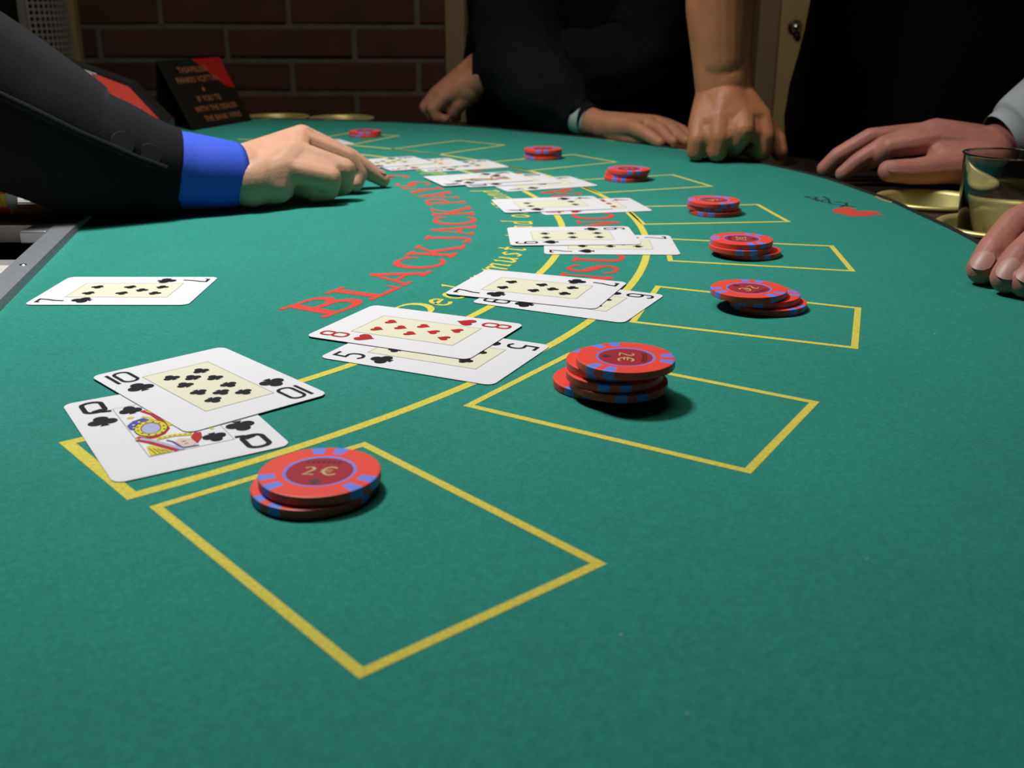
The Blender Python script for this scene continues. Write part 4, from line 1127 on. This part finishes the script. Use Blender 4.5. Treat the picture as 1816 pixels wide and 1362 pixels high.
# --- person in the black T-shirt propped on one fist
def tee_person():
    m = [(255, 1112, 43, 13), (235, 1104, 45, 13.5), (213, 1104, 43, 13.5), (194, 1112, 37, 12.5)]
    f = [[(258, 1098, 26, 11.5), (257, 1098, 12, 10.5), (252, 1114, 9, 9), (247, 1128, 12, 8)],
         [(234, 1089, 33, 12), (231, 1092, 24, 10.5), (229, 1110, 11, 9), (228, 1124, 12, 8)],
         [(211, 1093, 25, 11.5), (210, 1094, 12, 11), (209, 1112, 9, 9), (210, 1126, 12, 8)],
         [(191, 1100, 22, 11), (190, 1101, 11, 10.3), (191, 1116, 9, 8.5), (194, 1128, 10, 7.5)]]
    web = []
    for q in range(3):
        a_, b_ = m[q], m[q+1]; fa, fb = f[q][0], f[q+1][0]
        web.append([(a_[:3], 10), (b_[:3], 10), ((fa[0], fa[1]+2, fa[2]), 9.5), ((fb[0], fb[1]+2, fb[2]), 9.5)])
    h = hand_generic((210, 1132, 60, 20), (234, 1132, 60, 20), m, f,
                     [(250, 1134, 44, 15), (265, 1126, 32, 12), (275, 1114, 20, 10), (277, 1106, 9, 9)], 1, [],
                     1.3,
                     web + [[((210, 1130, 58), 20), ((233, 1130, 58), 20), ((213, 1104, 43), 13), ((235, 1104, 45), 13.5), ((221, 1120, 56), 22)],
                      [((210, 1132, 60), 18), ((233, 1132, 60), 18), ((205, 1136, 100), 19), ((228, 1136, 100), 19), ((221, 1134, 78), 25)],
                      [((205, 1136, 100), 19), ((228, 1136, 100), 19), ((216, 1134, 100), 26), ((200, 1139, 150), 23), ((225, 1141, 150), 23), ((212, 1139, 150), 31)],
                      [((200, 1139, 150), 23), ((225, 1141, 150), 23), ((212, 1139, 150), 31), ((202, 1144, 225), 29), ((231, 1148, 225), 29), ((216, 1146, 225), 38)],
                      [((253, 1117, 32), 13), ((248, 1132, 40), 14), ((225, 1122, 30), 20), ((200, 1118, 28), 14)]])
    arm = fuse('arm', chain([(216, 1147, 222, 40), (228, 1160, 330, 48), (330, 1230, 540, 58), (430, 1300, 590, 70)])
               + chain([(560, 1320, 560, 80), (565, 1320, 0, 90), (565, 1325, -500, 80)]), 9, 4, None)
    b = body_mesh('person', [h, arm], M['skin_tan'])
    tag(b, 'person in a black T-shirt with one bare arm propped on a fist', 'person')
    torso([(575, 1330, -600, 190, 120), (575, 1325, -250, 205, 125), (570, 1320, -20, 228, 128), (566, 1315, 40, 232, 130), (583, 1310, 160, 231, 130), (595, 1310, 400, 240, 125), (550, 1310, 540, 235, 110), (550, 1315, 610, 160, 90), (550, 1320, 660, 65, 65)],
          M['cloth_tee'], b, 'tee_shirt', 8, 8.0, 6)
    loft('sleeve', [(285, 1205, 450, 70, 66), (330, 1235, 530, 76, 72), (400, 1280, 575, 85, 78), (470, 1300, 580, 85, 80)], M['cloth_tee'], b, fold=4, lip=(-14, 0.85))
    loft('trousers', [(575, 1330, -915, 150, 110), (575, 1330, -700, 180, 120), (575, 1330, -560, 190, 120)], M['trousers'], b, fold=6)
tee_person()

# --- person at the right edge: grey sleeve, both hands on the table
def grey_person():
    # right hand resting on the rail
    m = [(380, 957, 38, 11.5), (383, 974, 44, 12.5), (381, 992, 40, 11.5), (378, 1008, 33, 10)]
    f = [[(338, 958, 32, 9.5), (330, 968, 22, 8.5), (326, 976, 16, 7.5)],
         [(337, 968, 33, 9.2), (314, 969, 18, 8), (302, 970, 7, 7)],
         [(331, 992, 37, 9), (304, 996, 20, 8), (293, 999, 7.5, 7)],
         [(338, 1014, 30, 8.5), (318, 1018, 17, 7.5), (306, 1020, 7, 6.5)]]
    hR = hand_generic((428, 950, 28, 19), (430, 974, 32, 18), m, f, [(418, 936, 19, 19), (385, 930, 18, 14.5), (350, 926, 15.5, 11.5), (328, 925, 16, 9.8)], 1,
                      [(490, 965, 55, 30), (448, 961, 35, 22), (424, 960, 30, 20)], 1.3,
                      [[((428, 950, 26), 20), ((385, 932, 18), 14), ((378, 957, 32), 11)], [((418, 940, 14), 17), ((372, 944, 17), 11), ((385, 932, 16), 12)]])
    # left hand, fingertips down on the felt
    m = [(322, 612, 41, 12), (331, 590, 41, 12.5), (338, 571, 38, 12), (342, 553, 33, 11)]
    f = [[(293, 606, 31, 10.5), (276, 593, 18, 10), (268, 587, 9, 9)],
         [(302, 583, 32, 10.8), (281, 571, 18, 10.2), (272, 565, 9.5, 9)],
         [(310, 566, 29, 10.5), (290, 560, 15, 10), (279, 556, 9, 9)],
         [(315, 548, 25, 9.5), (297, 544, 13, 8.5), (288, 542, 8, 7.5)]]
    hL = hand_generic((395, 610, 52, 22), (402, 580, 50, 22), m, f, [(385, 624, 42, 16), (355, 634, 30, 13), (328, 638, 18, 11), (310, 636, 10, 9.5)], 1,
                      [(520, 620, 75, 34), (440, 602, 56, 27), (400, 596, 50, 24)], 1.3)
    arms = fuse('arms', chain([(490, 965, 55, 30), (600, 975, 120, 42), (760, 960, 330, 60), (800, 900, 480, 70)]) + chain([(520, 620, 75, 34), (640, 640, 130, 42), (770, 680, 330, 60), (800, 720, 480, 70)])
                + chain([(810, 810, 500, 90), (810, 810, 0, 100), (810, 810, -500, 90)]), 9, 4, None)
    b = body_mesh('person', [hR, hL, arms], M['skin_ruddy'])
    tag(b, 'person in a grey shirt at the right edge with hands on rail and felt', 'person')
    nail((329, 916.3, 22.6), (-30, -2, 1), (-6, -11, 9), 12.0, 14, b)
    nail((263.5, 580.5, 18.0), (-9, -7, -12), (-8, -6, 9), 13, 14, b)
    nail((268.5, 557.5, 18.5), (-9, -7, -12), (-7, -7, 9), 13, 14, b)
    nail((276.0, 549.5, 17.5), (-11, -5, -9), (-6, -7, 10), 12, 13, b)
    loft('sleeve', [(446, 958, 42, 29, 30), (470, 962, 54, 36, 38), (520, 968, 80, 46, 48), (600, 975, 125, 56, 58), (690, 970, 230, 66, 66), (760, 950, 380, 78, 72), (790, 900, 480, 80, 75)],
         M['cloth_grey'], b, fold=4, fseed=2.0, lip=(-12, 0.85), seg=48, sub=5)
    loft('sleeve', [(470, 610, 62, 38, 38), (520, 620, 78, 46, 46), (640, 640, 135, 56, 56), (720, 665, 250, 66, 66), (770, 690, 390, 78, 72), (790, 720, 480, 80, 75)],
         M['cloth_grey'], b, fold=4, fseed=6.0, lip=(-12, 0.85), seg=48, sub=5)
    torso([(820, 810, -600, 150, 130), (820, 810, -200, 160, 150), (815, 810, 200, 175, 190), (810, 810, 460, 150, 215), (810, 810, 560, 120, 170), (810, 810, 640, 65, 65)], M['cloth_grey'], b, 'shirt', 5, 4.0)
    loft('trousers', [(830, 810, -915, 120, 120), (825, 810, -700, 140, 130), (820, 810, -560, 150, 130)], M['trousers'], b, fold=6)
grey_person()

# drinking glass in the second cup holder
gx, gy = cupB
gl = lathe('drinking_glass', [(0.0001, -0.036), (0.0275, -0.036), (0.0295, -0.034), (0.0335, 0.0500), (0.0345, 0.0512), (0.0330, 0.0512), (0.0318, 0.050), (0.0282, -0.026), (0.0001, -0.028)], M['glass'], None, 64)
gl.location = V(gx-1, gy, 0); tag(gl, 'clear drinking glass standing in the brass cup holder at the right edge', 'glass')
